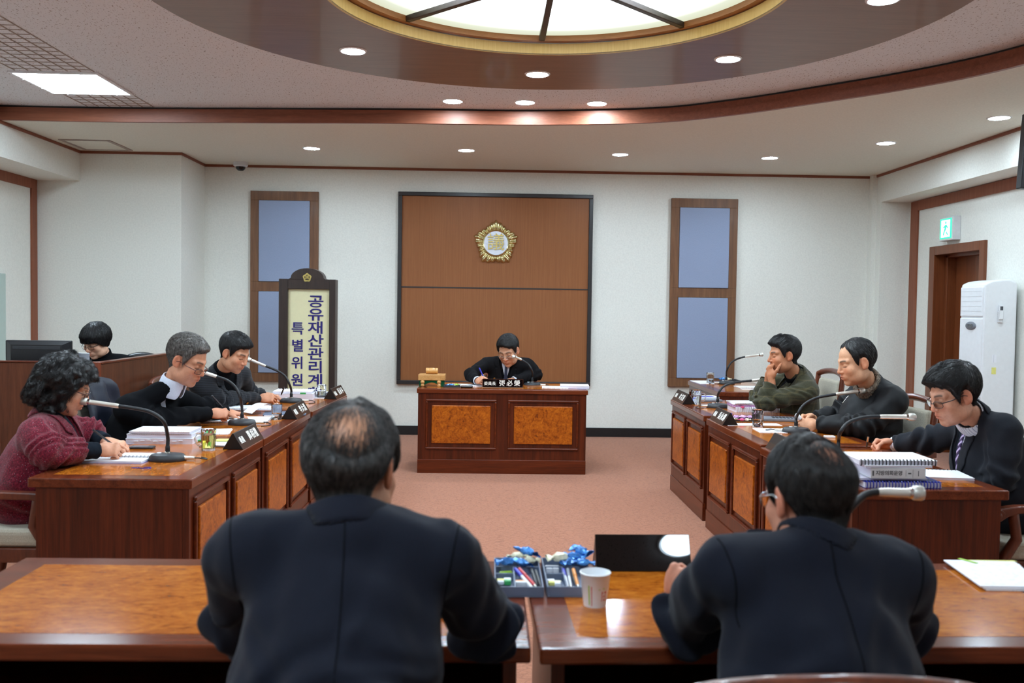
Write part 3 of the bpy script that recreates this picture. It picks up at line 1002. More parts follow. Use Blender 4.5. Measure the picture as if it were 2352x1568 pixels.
# ------------------------------------------------------------------ microphones
def mic(label, base, neck, tip, head, plug=None, group='gooseneck desk microphones', zb=.75):
    """base: centre on the desk; neck: points up to the metal body; tip/head: end of the body and of the grille"""
    b0 = Vector(base)
    t = thing('microphone', label, 'microphone', b0, 0, group)
    L = lambda p: Vector(p) - b0
    MB().lathe([(0, 0), (.083, 0), (.086, .004), (.085, .018), (.074, .030), (.03, .036), (0, .036)], n=36, sy=.82).build('base', M['charcoal'], t, smooth=40)
    MB().lathe([(.016, .034), (.015, .042), (.010, .044), (0, .044)], n=20).build('chrome_collar', M['chrome'], t, smooth=40)
    MB().lathe([(0, .040), (.011, .039), (.011, .034)], (-.036, -.012, 0), 16).build('switch', M['white_plastic'], t, smooth=40)
    npts = catmull([L(p) for p in neck], 7)
    st = Vector((0, 0, .04))
    npts = catmull([st, st + Vector((0, 0, .03))] + [L(p) for p in neck], 7)
    k = len(npts)
    rs = [.0088 if i > 6 else .0115 for i in range(k)]
    g = []
    for i, p in enumerate(npts):
        g.append(rs[i] * (1.0 + (.06 if i % 2 else -.04)))
    MB().tube(npts, g, 10).build('gooseneck', M['rubber'], t, smooth=60)
    a, bb, c = L(neck[-1]), L(tip), L(head)
    d = (bb - a).normalized()
    MB().tube([a - d * .004, a + d * .004, a + d * .008, bb - d * .004, bb], [.0095, .0105, .0108, .0112, .0125], 18).build('metal_body', M['mic_metal'], t, smooth=40)
    d2 = (c - bb).normalized()
    hl = max(.026, (c - bb).length)
    MB().tube([bb, bb + d2 * hl * .25], [.0125, .0135], 18).build('slotted_ring', M['chrome'], t, smooth=40)
    MB().tube([bb + d2 * hl * .25, bb + d2 * hl * .35, bb + d2 * hl * .9, bb + d2 * hl * 1.08, bb + d2 * hl * 1.12], [.0150, .0178, .0185, .0155, .001], 20).build('grille', M['mesh_grille'], t, smooth=40)
    if plug:
        q = Vector(plug)
        dr = Vector((q.x, q.y, 0)).normalized()
        p0 = dr * .074 + Vector((0, 0, .014))
        MB().tube([p0, p0 + dr * .012, p0 + dr * .014, p0 + dr * .055], [.0098, .0098, .0085, .0078], 14).build('plug', M['mic_metal'], t, smooth=40)
        p1 = p0 + dr * .055
        sdv = Vector((-dr.y, dr.x, 0)) * (q.z if abs(q.z) > 0 else .04)
        MB().tube(catmull([p1, p1 + dr * .02, p1 + dr * .045 + sdv * .4 + Vector((0, 0, -.008)), p1 + dr * .035 + sdv * 1.2 + Vector((0, 0, -.0115)), p1 + dr * .0 + sdv * 1.9 + Vector((0, 0, -.0115))], 5), .003, 8).build('cable', M['rubber'], t, smooth=60)
    return t


def P(Y, *pts):
    return [at(x, y, Y) for x, y in pts]


def mic_px(label, base, Y, neck, tip, head, plug):
    b = on(*base)
    n = P(Y, *neck)
    n[0] = Vector((b.x, b.y, max(n[0].z, .84)))
    mic(label, b, n, at(*tip, Y - .01), at(*head, Y - .012), plug)


mic_px('gooseneck microphone nearest at left, before the woman in red tweed', (385, 1057), 4.40, [(386, 1005), (376, 968), (348, 947), (312, 938), (271, 932)], (206, 923), (186, 920.5), (1, -.04, .05))
mic_px('gooseneck microphone before the man in the black sweater', (556, 975), 5.66, [(556, 950), (553, 917), (542, 891), (523, 874), (496, 864)], (454, 851), (440, 846.5), (1, .1, -.05))
mic_px('gooseneck microphone before the man in the dark pinstripe jacket', (669, 924), 7.04, [(669, 905), (666, 885), (655, 864), (636, 851), (609, 840)], (578.5, 827.5), (568, 825.5), (1, .2, -.06))
mic_px("gooseneck microphone on the chairman's desk", (1222, 886), 8.72, [(1225, 866), (1222, 851), (1213, 836), (1197, 825.5)], (1184, 820), (1177, 818.5), (1, -.2, -.05))
mic_px('gooseneck microphone on the set back desk at right', (1668, 882), 9.16, [(1668, 866), (1670, 849), (1679, 833), (1695, 823.5), (1712, 819)], (1743, 815), (1752, 814), (-1, -.2, -.04))
mic_px('gooseneck microphone before the man in the green jacket', (1648, 936), 7.0, [(1648, 918), (1651, 902), (1660, 889), (1679, 880), (1704, 876), (1728, 873.6)], (1765, 869), (1777, 868), (-1, -.1, .03))
mic_px('gooseneck microphone before the man in the black zip jacket', (1828, 993), 5.62, [(1830, 968), (1832, 952), (1841, 935.6), (1857, 922), (1881, 912), (1921, 905)], (1970, 898.5), (1985, 896.5), (-1, .15, -.07))
mic_px('gooseneck microphone before the man in the striped tie', (1925, 1062), 4.46, [(1924, 1015), (1930, 993), (1945, 973), (1968, 962), (1995, 957), (2023, 956.5)], (2081, 957), (2101, 958), (-1, .1, .05))
mic_px('large gooseneck microphone beside the right foreground man', (1930, 1405), 2.24, [(1936, 1215), (1950, 1172), (1980, 1141), (2002, 1131.5), (2022, 1129.7)], (2088, 1131.6), (2118, 1132), (1, .2, .05))


# ------------------------------------------------------------------ nameplates
def nameplate(label, a, b, title, name, h=.082, dp=.105, group='dark wooden nameplates', ts=.040, ns=.058):
    """triangular plate; a and b are the ends of the lettered front base edge, left to right for its reader"""
    a, b = Vector(a), Vector(b)
    W = (b - a).length
    d = (b - a).normalized()
    rz = math.atan2(d.y, d.x)
    t = thing('nameplate', label, 'nameplate', (a + b) / 2, rz, group)
    R = Matrix(((0, 0, 1), (1, 0, 0), (0, 1, 0)))
    MB().prism([(.0015, .001), (dp, .001), (dp / 2 + .004, h), (dp / 2 - .003, h)], -W / 2, W / 2, R=R).build('stand', M['plate_side'], t, bev=.002)
    ang = math.atan2(h, dp / 2)
    up = Vector((0, math.cos(ang), math.sin(ang)))
    nrm = Vector((0, -math.sin(ang), math.cos(ang)))
    sl = math.hypot(h, dp / 2)
    MB().box(-W / 2, W / 2, -.0005, .002, 0, sl, R=Matrix(((1, 0, 0), (0, -nrm.y, up.y), (0, -nrm.z, up.z)))).build('face', M['plate_wood'], t, bev=.001)
    if title:
        text_obj('title_letters', title, ts, M['white_letter'], t, frame((1, 0, 0), up, nrm, Vector((-W * .335, 0, 0)) + up * sl * .47 + nrm * .0012), .0008, .0008, spacing=.95)
    if name:
        text_obj('name_letters', name, ns, M['white_letter'], t, frame((1, 0, 0), up, nrm, Vector((W * .17, 0, 0)) + up * sl * .5 + nrm * .0012), .0008, .0008, spacing=1.15)
    return t


nameplate('dark nameplate with white lettering on the corner of the nearest left desk', on(558.5, 1032.5), on(606, 1006), '委員', '鄭相禮')
nameplate('dark nameplate with white lettering on the middle left desk', on(683, 963), on(713.5, 946.5), '委員', '李大潤')
nameplate('dark nameplate with white lettering on the farthest left desk', on(774, 917), on(796.5, 906.5), '委員', '張永甲')
nameplate('dark nameplate with white lettering on the desk of the man in green', on(1543, 916.5), on(1566.5, 928.5), '委員', '金文奎')
nameplate('dark nameplate with white lettering on the desk of the man in black', on(1630, 961), on(1658.5, 976.8), '委員', '吳永鐸')
nameplate("dark nameplate half hidden behind the right foreground man's head", on(1757.5, 1027), on(1806, 1051), '', '專門', ns=.066)
# blank gloss plate on the front table, seen from behind
gp = thing('nameplate', 'blank glossy black nameplate on the right foreground table', 'nameplate', (on(1370, 1313) + on(1588, 1312)) / 2, .02)
R_ = Matrix(((0, 0, 1), (1, 0, 0), (0, 1, 0)))
MB().prism([(0, 0), (.10, 0), (.052, .094), (.046, .094)], -.135, .135, R=R_).build('stand', M['plate_side'], gp, bev=.0015)
an = math.atan2(.094, .046)
MB().box(-.137, .137, -.004, .0, 0, .106, R=Matrix.Rotation(-(PI / 2 - an), 3, 'X')).build('gloss_face', M['black_gloss'], gp, bev=.0015)
# chairman's plate
cp = thing('nameplate', "glossy black nameplate in a chrome frame on the chairman's desk", 'nameplate', (.136, 8.50, .76), 0)
MB().box(-.182, .182, 0, .02, .002, .078).build('stand', M['black_gloss'], cp, bev=.002)
b = MB()
b.box(-.186, .186, -.003, .024, 0, .004).box(-.186, .186, -.003, .024, .077, .080).box(-.186, -.183, -.003, .024, .004, .077).box(.183, .186, -.003, .024, .004, .077)
b.build('chrome_frame', M['chrome'], cp)
text_obj('title_letters', '委員長', .036, M['white_letter'], cp, frame((1, 0, 0), (0, 0, 1), (0, -1, 0), (-.117, -.001, .036)), .0006, .0003)
text_obj('name_letters', '張必榮', .058, M['white_letter'], cp, frame((1, 0, 0), (0, 0, 1), (0, -1, 0), (.062, -.001, .039)), .0006, .0008, spacing=1.35)


# ------------------------------------------------------------------ drinking glasses
def tumbler(label, p, r=.036, h=.098, level=.5, liquid=None, handle=None, group='faceted drinking glasses'):
    t = thing('drinking_glass', label, 'drinking glass', p, 0, group)
    MB().lathe([(0, 0), (r * .86, 0), (r * .9, .004), (r * .93, h * .4), (r, h * .62), (r * .98, h * .70), (r, h * .97), (r * .97, h), (r * .91, h * .97), (r * .89, h * .65), (r * .84, h * .4), (r * .78, .012), (0, .010)], n=14).build('glass_wall', M['glass'], t, smooth=25)
    if liquid:
        MB().lathe([(0, .0115), (r * .77, .0125), (r * .83, h * .4), (r * .87, h * level), (0, h * level)], n=28).build('tea' if liquid == 'tea' else 'water', M[liquid], t, smooth=40)
    if handle:
        d = Vector((math.cos(handle), math.sin(handle), 0))
        pts = [d * r * .97 + Vector((0, 0, h * .78)), d * (r + .022) + Vector((0, 0, h * .76)), d * (r + .030) + Vector((0, 0, h * .55)), d * (r + .020) + Vector((0, 0, h * .28)), d * r * .93 + Vector((0, 0, h * .22))]
        MB().tube(catmull(pts, 4), .0048, 8).build('handle', M['glass'], t, smooth=60)
    return t


tumbler('glass mug of yellow tea beside the nearest left nameplate', on(479, 1034), .038, .108, .74, 'tea', PI)
tumbler('empty looking glass tumbler before the middle left nameplate', on(635.5, 963), .036, .10, .35, 'water')
tumbler('water glass by the farthest left nameplate', on(738.5, 913.5), .038, .105, .5, 'water', 2.6)
tumbler("water glass behind the chairman's nameplate", Vector((-.045, 8.72, .76)), .036, .10, .5, 'water')
tumbler('water glass on the set back desk at right', on(1631, 880), .040, .108, .35, 'water')
tumbler('glass mug of water beside the nameplate of the man in green', on(1599, 928), .042, .112, .6, 'water', -.1)
tumbler('clear water glass on the desk of the man in black', on(1740, 979), .038, .108, .3, 'water', -1.5)


# ------------------------------------------------------------------ papers and booklets
def sheets(label, p, rz, w=.21, d=.297, h=.004, mat_='print', group='loose papers', n=1, curl=0, name='paper_sheets', tilt=0):
    t = thing(name, label, 'papers', p, rz, group)
    rnd = random.Random(hash(label) % 9999 if False else len(label) * 7 + int(w * 1000))
    z = 0
    for i in range(n):
        a = rnd.uniform(-.06, .06) if i else 0
        b = MB()
        N = 10
        vs = []
        hh = h / n
        for j in range(N + 1):
            v = -d / 2 + d * j / N
            zz = curl * max(0, (j / N - .55)) ** 2
            for s in (-1, 1):
                vs += [(s * w / 2, v, z + zz), (s * w / 2, v, z + zz + hh)]
        fs = []
        for j in range(N):
            o = 4 * j
            fs += [(o, o + 2, o + 6, o + 4), (o + 1, o + 5, o + 7, o + 3), (o, o + 4, o + 5, o + 1), (o + 2, o + 3, o + 7, o + 6)]
        fs += [(0, 1, 3, 2), (4 * N, 4 * N + 2, 4 * N + 3, 4 * N + 1)]
        R = Matrix.Rotation(a, 3, 'Z')
        vs = [R @ Vector(q) for q in vs]
        b.add(vs, fs)
        b.build('sheet' if n > 1 else 'pages', M[mat_], t)
        z += hh + .0003
    return t


def booklet(label, p, rz, w=.30, d=.215, h=.02, cover='print', spiral=None, rings=26, ringmat='rubber', group='spiral bound booklets', name='booklet', cat='booklet', edge='paper_edge', covert=.0008, backc=None):
    """bound block of pages; spiral names the bound long side: -1 at local -y, +1 at local +y"""
    t = thing(name, label, cat, p, rz, group)
    MB().box(-w / 2, w / 2, -d / 2, d / 2, .001, h - .001).build('pages', M[edge], t, bev=.001)
    MB().box(-w / 2 - .001, w / 2 + .001, -d / 2 - .001, d / 2 + .001, h - .001, h + covert).build('cover', M[cover], t)
    MB().box(-w / 2 - .001, w / 2 + .001, -d / 2 - .001, d / 2 + .001, 0, .0012).build('back_cover', M[backc or edge], t)
    if spiral:
        b = MB()
        r = h / 2 + .004
        for i in range(rings):
            x = -w / 2 + .008 + (w - .016) * i / (rings - 1)
            b.tube([(x, spiral * (d / 2 - .003) + spiral * r * .55 * math.cos(a), h / 2 + r * math.sin(a)) for a in [2 * PI * k / 12 for k in range(12)]], .0024, 5, closed=True)
        b.build('spiral', M[ringmat], t, smooth=60)
    return t


# left row, nearest desk
q = on(275, 1055)
nb = thing('notebook', 'open ruled wire notebook under the hand of the woman in red', 'notebook', q, -.02)
MB().box(-.145, .145, -.11, -.004, .0, .012).build('near_page', M['faint'], nb, bev=.002)
MB().box(-.145, .145, .004, .11, .0, .016).build('far_page', M['faint'], nb, bev=.002)
MB().box(-.15, .15, -.115, .115, -.0005, .001).build('cover', M['navy_cover'], nb)
b = MB()
for i in range(16):
    x = -.135 + i * .018
    b.tube([(x, .010 * math.cos(a), .012 + .008 * math.sin(a)) for a in [2 * PI * k / 10 for k in range(10)]], .0014, 5, closed=True)
b.build('wire_rings', M['grey_plastic'], nb, smooth=60)
tag(MB().tube(catmull([(0, 0, .003), (.03, -.02, .003), (.055, -.012, .003), (.05, .01, .003), (.02, .008, .003)], 5), .0018, 6).box(-.03, .0, -.006, .006, 0, .003).build('bookmark_cord', M['navy_cover'], loc=on(318, 1075)), 'thin dark cord of the open notebook lying by the nearest microphone', 'cord')
ph = thing('mobile_phone', 'dark mobile phone lying by the booklets of the woman in red', 'phone', on(327, 1030), .05)
MB().box(-.06, .06, -.028, .028, 0, .013).build('body', M['charcoal'], ph, bev=.005)
MB().box(-.045, .03, -.022, .022, .013, .0135).build('screen', M['amber_lens'], ph)
sp = on(382, 1012)
booklet('thick white stack of bound pages, lowest by the phone of the woman in red', sp, .03, .345, .24, .028, 'paper', None, name='bound_pages', group='documents on the nearest left desk')
booklet('spiral bound booklet lying open on the thick white stack', sp + Vector((-.005, .01, .030)), .04, .335, .235, .020, 'print_x', 1, 22, 'rubber', group='documents on the nearest left desk')
booklet('upper open booklet on the spiral stack beside the tea mug', sp + Vector((.0, -.005, .054)), .02, .315, .215, .010, 'print_x', group='documents on the nearest left desk')
tb = thing('index_tabs', 'row of pale paper index tabs on the thick white stack', 'index tabs', sp + Vector((0, -.122, .004)), .03)
for i in range(8):
    MB().box(-.125 + i * .033, -.105 + i * .033, -.006, .0, .010 + .003 * (i % 3), .0125 + .003 * (i % 3)).build('tab', M['paper'], tb)
sheets('printed sheets with a colour picture beyond the spiral booklet', on(462, 992), .15, .33, .22, .004, 'print_x', 'loose papers', 2)
tag(MB().box(-.035, .035, -.025, .025, 0, .003).build('coloured_card', M['lilac_foil'], loc=on(468, 991, .7565), rot=(0, 0, .2)), 'small lilac card on the printed sheets behind the tea mug', 'card')
kf = thing('grey_folder', 'grey plastic folder with papers beside the tea mug', 'folder', on(515, 1021), -.1)
MB().box(-.10, .10, -.09, .09, 0, .007).build('folder_cover', M['tray_grey'], kf, bev=.002)
MB().box(-.095, .095, -.095, .08, .007, .012).build('paper_fill', M['paper'], kf)
tag(MB().box(-.05, .05, -.025, .025, 0, .008).build('sticky_notes', M['yellow'], loc=on(520, 1012, .764), rot=(0, 0, .1)), 'pad of yellow sticky notes on the grey folder', 'sticky notes')
tag(MB().box(-.03, .03, -.012, .012, 0, .006).build('green_marker_flag', M['green'], loc=on(465, 1012, .752), rot=(0, 0, .3)), 'small green flag marker behind the tea mug', 'marker flag')

# left row, middle desk
sheets('open printed pages under the hand of the man in the black sweater', on(545, 966), .05, .40, .25, .012, 'print_x', 'loose papers', 3)
sheets('open document beyond the middle left microphone', on(565, 937), .02, .42, .20, .010, 'print_x', 'loose papers', 2)
t = thing('folded_page', 'single page folding over toward the middle glass tumbler', 'papers', on(598, 950), -.75)
vs = []
for j in range(13):
    a = j / 12
    for s in (-.055, .055):
        vs.append((s, -.1 + .2 * a, .014 + .055 * math.sin(a * PI * .8)))
MB().add(vs, [(2 * j, 2 * j + 1, 2 * j + 3, 2 * j + 2) for j in range(12)]).build('page', M['print_x'], t, smooth=60)
kf = thing('grey_folder', 'grey folder with a blue wrapper behind the middle left glass', 'folder', on(655, 951), .15)
MB().box(-.14, .14, -.09, .09, 0, .010).build('folder_cover', M['tray_grey'], kf, bev=.002)
MB().box(-.13, .10, -.10, .08, -.0, .004).build('paper_fill', M['paper'], kf)
# left row, farthest desk
sp = on(676, 914)
booklet('thick white document stack on the farthest left desk', sp, .06, .32, .24, .045, 'paper', None, name='bound_pages', group='documents on the farthest left desk')
booklet('white spiral booklet topmost on the farthest left document stack', sp + Vector((.0, .0, .047)), .05, .30, .22, .014, 'print_x', 1, 24, 'paper', group='documents on the farthest left desk')
booklet('dark edged booklet beside the farthest left document stack', on(720, 908), .02, .20, .24, .022, 'print', None, name='closed_book', group='documents on the farthest left desk', edge='grey_plastic')
sheets('white sheet in front of the farthest left water glass', on(722, 913.5), .1, .26, .10, .005, 'paper', 'loose papers')
tag(MB().box(-.02, .02, -.012, .012, 0, .012).build('green_marker_flag', M['green'], loc=on(696, 905, .812)), 'small green flag on the farthest left document stack', 'marker flag')


# candies, pens, erasers
def candy(label, p, rz, col, s=1.0, group='wrapped candies', tilt=0):
    rnd = random.Random(len(label) + int(p[0] * 1e4))
    b = MB()
    prof = [(-.030, .013), (-.024, .010), (-.017, .004), (-.013, .008), (-.006, .011), (.006, .011), (.013, .008), (.017, .004), (.024, .010), (.030, .013)]
    vs = []
    N = 12
    for x, r in prof:
        for k in range(N):
            a = 2 * PI * k / N
            flat = .35 if abs(x) > .02 else .85
            rr = r * (1 + .25 * math.sin(3 * a + x * 300) + rnd.uniform(-.15, .15))
            vs.append((x * s, rr * s * math.cos(a), (rr * flat * math.sin(a)) * s))
    fs = [(i * N + k, i * N + (k + 1) % N, (i + 1) * N + (k + 1) % N, (i + 1) * N + k) for i in range(len(prof) - 1) for k in range(N)]
    b.add(vs, fs)
    o = b.build('candy', M[col], smooth=35, loc=Vector(p) + Vector((0, 0, .012 * s)), rot=(rnd.uniform(-.5, .5), tilt, rz))
    return tag(o, label, 'candy', group)


def pen(label, a, b, body='blue', cap=None, r=.0048, group='pens', name='pen'):
    a, b = Vector(a), Vector(b)
    d = (b - a)
    t = thing(name, label, 'pen', a, 0, group)
    n = d.normalized(); L = d.length
    MB().tube([n * .012, n * .016, n * L], [r * .75, r, r * .9], 10).build('barrel', M[body], t, smooth=50)
    MB().tube([Vector((0, 0, 0)), n * .012], [.0008, r * .72], 10).build('tip', M['mic_metal'] if body != 'charcoal' else M['charcoal'], t, smooth=50)
    if cap:
        MB().tube([n * (L * .62), n * (L + .002)], [r * 1.15, r * 1.05], 10).build('cap', M[cap], t, smooth=50)
    return t


def pen_tray(label, p, rz, w, d, h=.022, m='tray_grey', divs=((0, .55),)):
    t = thing('pen_tray', label, 'tray', p, rz, 'pen trays')
    b = MB()
    e = .004
    b.box(-w / 2, w / 2, -d / 2, d / 2, 0, .003)
    b.box(-w / 2, -w / 2 + e, -d / 2, d / 2, .003, h).box(w / 2 - e, w / 2, -d / 2, d / 2, .003, h).box(-w / 2 + e, w / 2 - e, -d / 2, -d / 2 + e, .003, h).box(-w / 2 + e, w / 2 - e, d / 2 - e, d / 2, .003, h)
    b.build('shell', M[m], t, bev=.0015)
    b = MB()
    x = -w / 2 + w * .42
    b.box(x - .002, x + .002, -d / 2 + e, d * .22, .003, h * .85)
    b.box(-w / 2 + e, x, -d * .02, -d * .02 + .004, .003, h * .85)
    b.box(-w / 2 + e, w / 2 - e, d * .22, d * .22 + .004, .003, h * .85)
    b.build('dividers', M[m], t, bev=.001)
    return t


def zp(zx, zy, z=.765):
    return on(1080 + zx / 3.794, 1200 + zy / 3.794, z)


c0, c1 = (zp(205, 570, .775) + zp(640, 565, .775) + zp(205, 315, .775) + zp(605, 315, .775)) / 4, (zp(650, 570, .775) + zp(1085, 565, .775) + zp(620, 315, .775) + zp(1030, 315, .775)) / 4
dpt = (zp(205, 315, .775) - zp(205, 572, .775)).length
wid = (zp(640, 565, .775) - zp(205, 570, .775)).length
for c, lab in ((c0, 'grey pen tray with red pen, left of the two trays on the right front table'), (c1, 'grey pen tray with orange pen, right of the two trays beside the paper cup')):
    pen_tray(lab, (c.x, c.y, .7505), .0, wid * .985, dpt, .028)
zt = .757
for zx, zy, rz, col, s, z, lab in (
        (495, 300, -.9, 'blue_foil', 1.35, .785, 'large blue foil candy leaning at the back of the left pen tray'),
        (320, 375, .3, 'blue_foil', 1.1, .775, 'blue foil candy at the left of the left pen tray'),
        (450, 385, -.8, 'blue_foil', 1.05, .772, 'dark blue foil candy above the red pen'),
        (410, 325, .1, 'cream_foil', 1.0, .780, 'cream wrapped candy between blue ones in the left pen tray'),
        (520, 358, .15, 'cream_foil', .95, .774, 'cream wrapped candy nearest the right rim of the left pen tray'),
        (965, 290, -1.0, 'blue_foil', 1.3, .792, 'uppermost blue foil candy of the right pen tray'),
        (905, 330, -.3, 'blue_foil', 1.1, .782, 'blue foil candy beside the uppermost one in the right pen tray'),
        (880, 378, .5, 'blue_foil', 1.05, .772, 'blue foil candy above the silver pens'),
        (985, 385, -.2, 'blue_foil', 1.1, .774, 'blue foil candy at the right rim above the paper cup'),
        (785, 350, .2, 'cream_foil', 1.35, .775, 'long cream wrapped candy in the right pen tray')):
    candy(lab, zp(zx, zy, z), rz, col, s)
pen('red pen in the left pen tray', zp(575, 560, .762), zp(430, 405, .776), 'red', 'red')
pen('white pen with blue cap in the left pen tray', zp(545, 575, .762), zp(395, 405, .776), 'white_plastic', 'blue')
pen('black pen at the right of the left pen tray, next to the red pen', zp(580, 540, .762), zp(535, 410, .774), 'charcoal')
pen('black pen along the right rim of the left pen tray', zp(618, 560, .762), zp(570, 420, .774), 'charcoal')
pen('silver pen, left of the two in the right pen tray', zp(850, 570, .762), zp(812, 410, .772), 'white_plastic', 'blue')
pen('grey pen, right of the two silver ones in the right pen tray', zp(880, 570, .762), zp(850, 410, .772), 'laptop', 'grey_plastic')
pen('orange pen in the right pen tray behind the paper cup', zp(942, 560, .764), zp(900, 410, .776), 'orange', 'orange')
pen('dark pen beside the orange one in the right pen tray', zp(915, 530, .762), zp(885, 410, .772), 'charcoal')


def block(name, label, cat, p, rz, w, d, h, m, sleeve=None, group=None):
    o = MB().box(-w / 2, w / 2, -d / 2, d / 2, 0, h).build(name, M[m], loc=p, rot=(0, 0, rz), bev=.002)
    if sleeve:
        MB().box(-w / 2 - .0006, w / 2 + .0006, -d * .1, d / 2 - .004, -.0003, h + .0006).build('sleeve', M[sleeve], o)
    return tag(o, label, cat, group)


block('eraser', 'white eraser with orange band in the left pen tray', 'eraser', zp(445, 545, zt), .05, .034, .022, .012, 'white_plastic', 'orange')
block('page_markers', 'white and yellow page marker pad in the left pen tray', 'page markers', zp(265, 530, zt), 0, .018, .03, .010, 'white_plastic', 'yellow', 'page marker pads')
block('page_markers', 'white and green page marker pad in the left pen tray', 'page markers', zp(325, 530, zt), .03, .017, .032, .012, 'green', 'white_plastic', 'page marker pads')
block('marker_clip', 'lime green flag clip in the left pen tray', 'clip', zp(310, 448, zt), .25, .036, .012, .008, 'lime')
block('eraser', 'white boxed eraser, left of the two at the back of the right pen tray', 'eraser', zp(685, 425, zt), 0, .018, .032, .014, 'white_plastic', 'paper')
block('eraser', 'white boxed eraser, right of the two at the back of the right pen tray', 'eraser', zp(742, 425, zt), 0, .018, .032, .014, 'white_plastic', 'paper')
block('page_markers', 'white and yellow page marker pad in the right pen tray', 'page markers', zp(705, 535, zt), .05, .017, .034, .010, 'yellow', 'paper', 'page marker pads')
block('page_markers', 'small cream page marker pad in the right pen tray', 'page markers', zp(762, 545, zt), -.05, .016, .028, .010, 'paper', 'cream_foil', 'page marker pads')

# paper cup
cu = thing('paper_cup', 'white paper cup with green and red stripes on the front table', 'cup', on(1366, 1389), 0)
MB().lathe([(0, .004), (.026, .004), (.027, 0), (.0285, .0), (.0375, .080), (.0395, .082), (.0395, .085), (.037, .086), (.0355, .083), (.0268, .007), (0, .0065)], n=40).build('cup_wall', M['white_plastic'], cu, smooth=40)


def wrap(poly, name, m):
    b = MB()
    vs = []
    for a, z in poly:
        r = .0286 + .009 * (z / .080) + .0003
        vs.append((r * math.sin(a), -r * math.cos(a), z))
    b.add(vs, [tuple(range(len(poly)))])
    return b.build(name, m, cu)


wrap([(-.62, .008), (-.53, .008), (-.53, .058), (-.62, .058)], 'green_stripe', M['lime'])
wrap([(-.40, .006), (-.34, .006), (-.34, .056), (-.40, .056)], 'red_stripe', M['red'])
for q in ([(.42, .018), (.47, .018), (.47, .042), (.42, .042)], [(.42, .038), (.80, .038), (.80, .042), (.42, .042)], [(.80, .018), (.85, .018), (.85, .042), (.80, .042)], [(.55, .030), (.72, .033), (.72, .030), (.55, .027)], [(.60, .025), (.76, .020), (.74, .017), (.58, .022)]):
    wrap(q, 'red_mark', M['red'])
wrap([(.18, .050), (.62, .052), (.62, .049), (.18, .047)], 'green_print', M['lime'])
MB().lathe([(0, .062), (.0345, .062)], n=32).build('drink', M['offwhite_plastic'], cu)

# documents at the right end of the front table
p4 = [on(2167, 1294), on(2328, 1296), on(2390, 1357), on(2252, 1355)]
fd = thing('document', 'white printed document on the right end of the front table', 'papers', (0, 0, 0))
b = MB()
for k, dz in enumerate((.751, .755, .7585)):
    off = Vector((.006 * (2 - k), -.004 * (2 - k), 0))
    vs = [Vector((p.x, p.y, z)) + off for z in (dz, dz + .0032) for p in p4]
    b.add(vs, [(0, 3, 2, 1), (4, 5, 6, 7), (0, 1, 5, 4), (1, 2, 6, 5), (2, 3, 7, 6), (3, 0, 4, 7)])
b.build('pages', M['faint'], fd)
b = MB()
e1 = p4[1] - p4[0]
vs = [p4[0] + e1 * .35 + Vector((0, 0, .0125)), p4[0] + e1 * 1.0 + Vector((0, 0, .0125)), p4[0] + e1 * 1.0 + Vector((.005, -.012, .0122)), p4[0] + e1 * .35 + Vector((.002, -.004, .0122))]
b.add(vs, [(0, 1, 2, 3)])
b.build('yellow_edge', M['yellow'], fd)
MB().box(-.006, .006, -.03, .03, 0, .0008, R=Matrix.Rotation(.5, 3, 'Z'), c=(p4[0] + e1 * .30 + Vector((.004, -.012, .0125)))).build('index_tab', M['lime'], fd)

# ------------------------------------------------------------------ chairman's desk things
gb = thing('gavel_block', 'maple sounding block on a green felt stand at the left of the chairman desk', 'gavel block', (-.512, 8.60, .76), 0)
MB().box(-.122, .122, -.09, .09, .058, .110).build('maple_block', M['maple'], gb, bev=.004)
b = MB()
ar = [(-.112, 0), (-.085, 0)] + [(-.075 + .15 * i / 10, .038 * math.sin(PI * i / 10) ** .7) for i in range(11)] + [(.085, 0), (.112, 0), (.112, .054), (-.112, .054)]
b.prism(ar, .08, -.08, R=Matrix.Rotation(PI / 2, 3, 'X'))
b.build('felt_stand', M['felt_green'], gb, bev=.002)
for x in (-.082, .068):
    MB().lathe([(0, .0), (.014, .002), (.019, .012), (.015, .022), (.012, .026), (.019, .034), (.019, .05), (.012, .058), (0, .058)], (x, -.078, .0), 18).build('turned_foot', M['maple'], gb, smooth=50)
gv = thing('gavel', 'light wooden gavel lying on the maple block', 'gavel', (-.515, 8.60, .8715), .0)
RY = Matrix.Rotation(PI / 2, 3, 'Y')
MB().lathe([(0, -.055), (.024, -.055), (.027, -.05), (.027, -.03), (.0255, -.028), (.027, -.024), (.028, 0), (.027, .024), (.0255, .028), (.027, .03), (.027, .05), (.024, .055), (0, .055)], (0, 0, .028), 28, R=RY).build('head', M['gavel_wood'], gv, smooth=40)
MB().tube([(0, .02, .026), (0, .12, .018), (0, .26, .012)], [.008, .009, .011], 12).build('handle', M['gavel_wood'], gv, smooth=50)
pen_tray("small dark tray of candies on the chairman's desk beside the gavel block", (-.325, 8.50, .7605), 0, .15, .11, .02, 'charcoal')
for i, (x, y, c, r) in enumerate(((-.36, 8.50, 'blue_foil', .3), (-.33, 8.49, 'blue_foil', -.5), (-.30, 8.50, 'cream_foil', .8), (-.285, 8.50, 'lime', .2))):
    candy(('blue candy nearest the gavel block', 'blue candy second from the gavel block', 'cream candy third from the gavel block', 'green candy farthest from the gavel block')[i] + ' on the chairman desk', (x, y, .768 + .006 * (i % 2)), r, c, .85)
ph = thing('mobile_phone', "black phone lying flat on the chairman's desk", 'phone', (-.19, 8.47, .7605), 0)
MB().box(-.055, .055, -.05, .03, 0, .018).build('body', M['black_gloss'], ph, bev=.005)
MB().box(-.04, .04, -.03, .02, .018, .0186).build('screen', M['amber_lens'], ph)
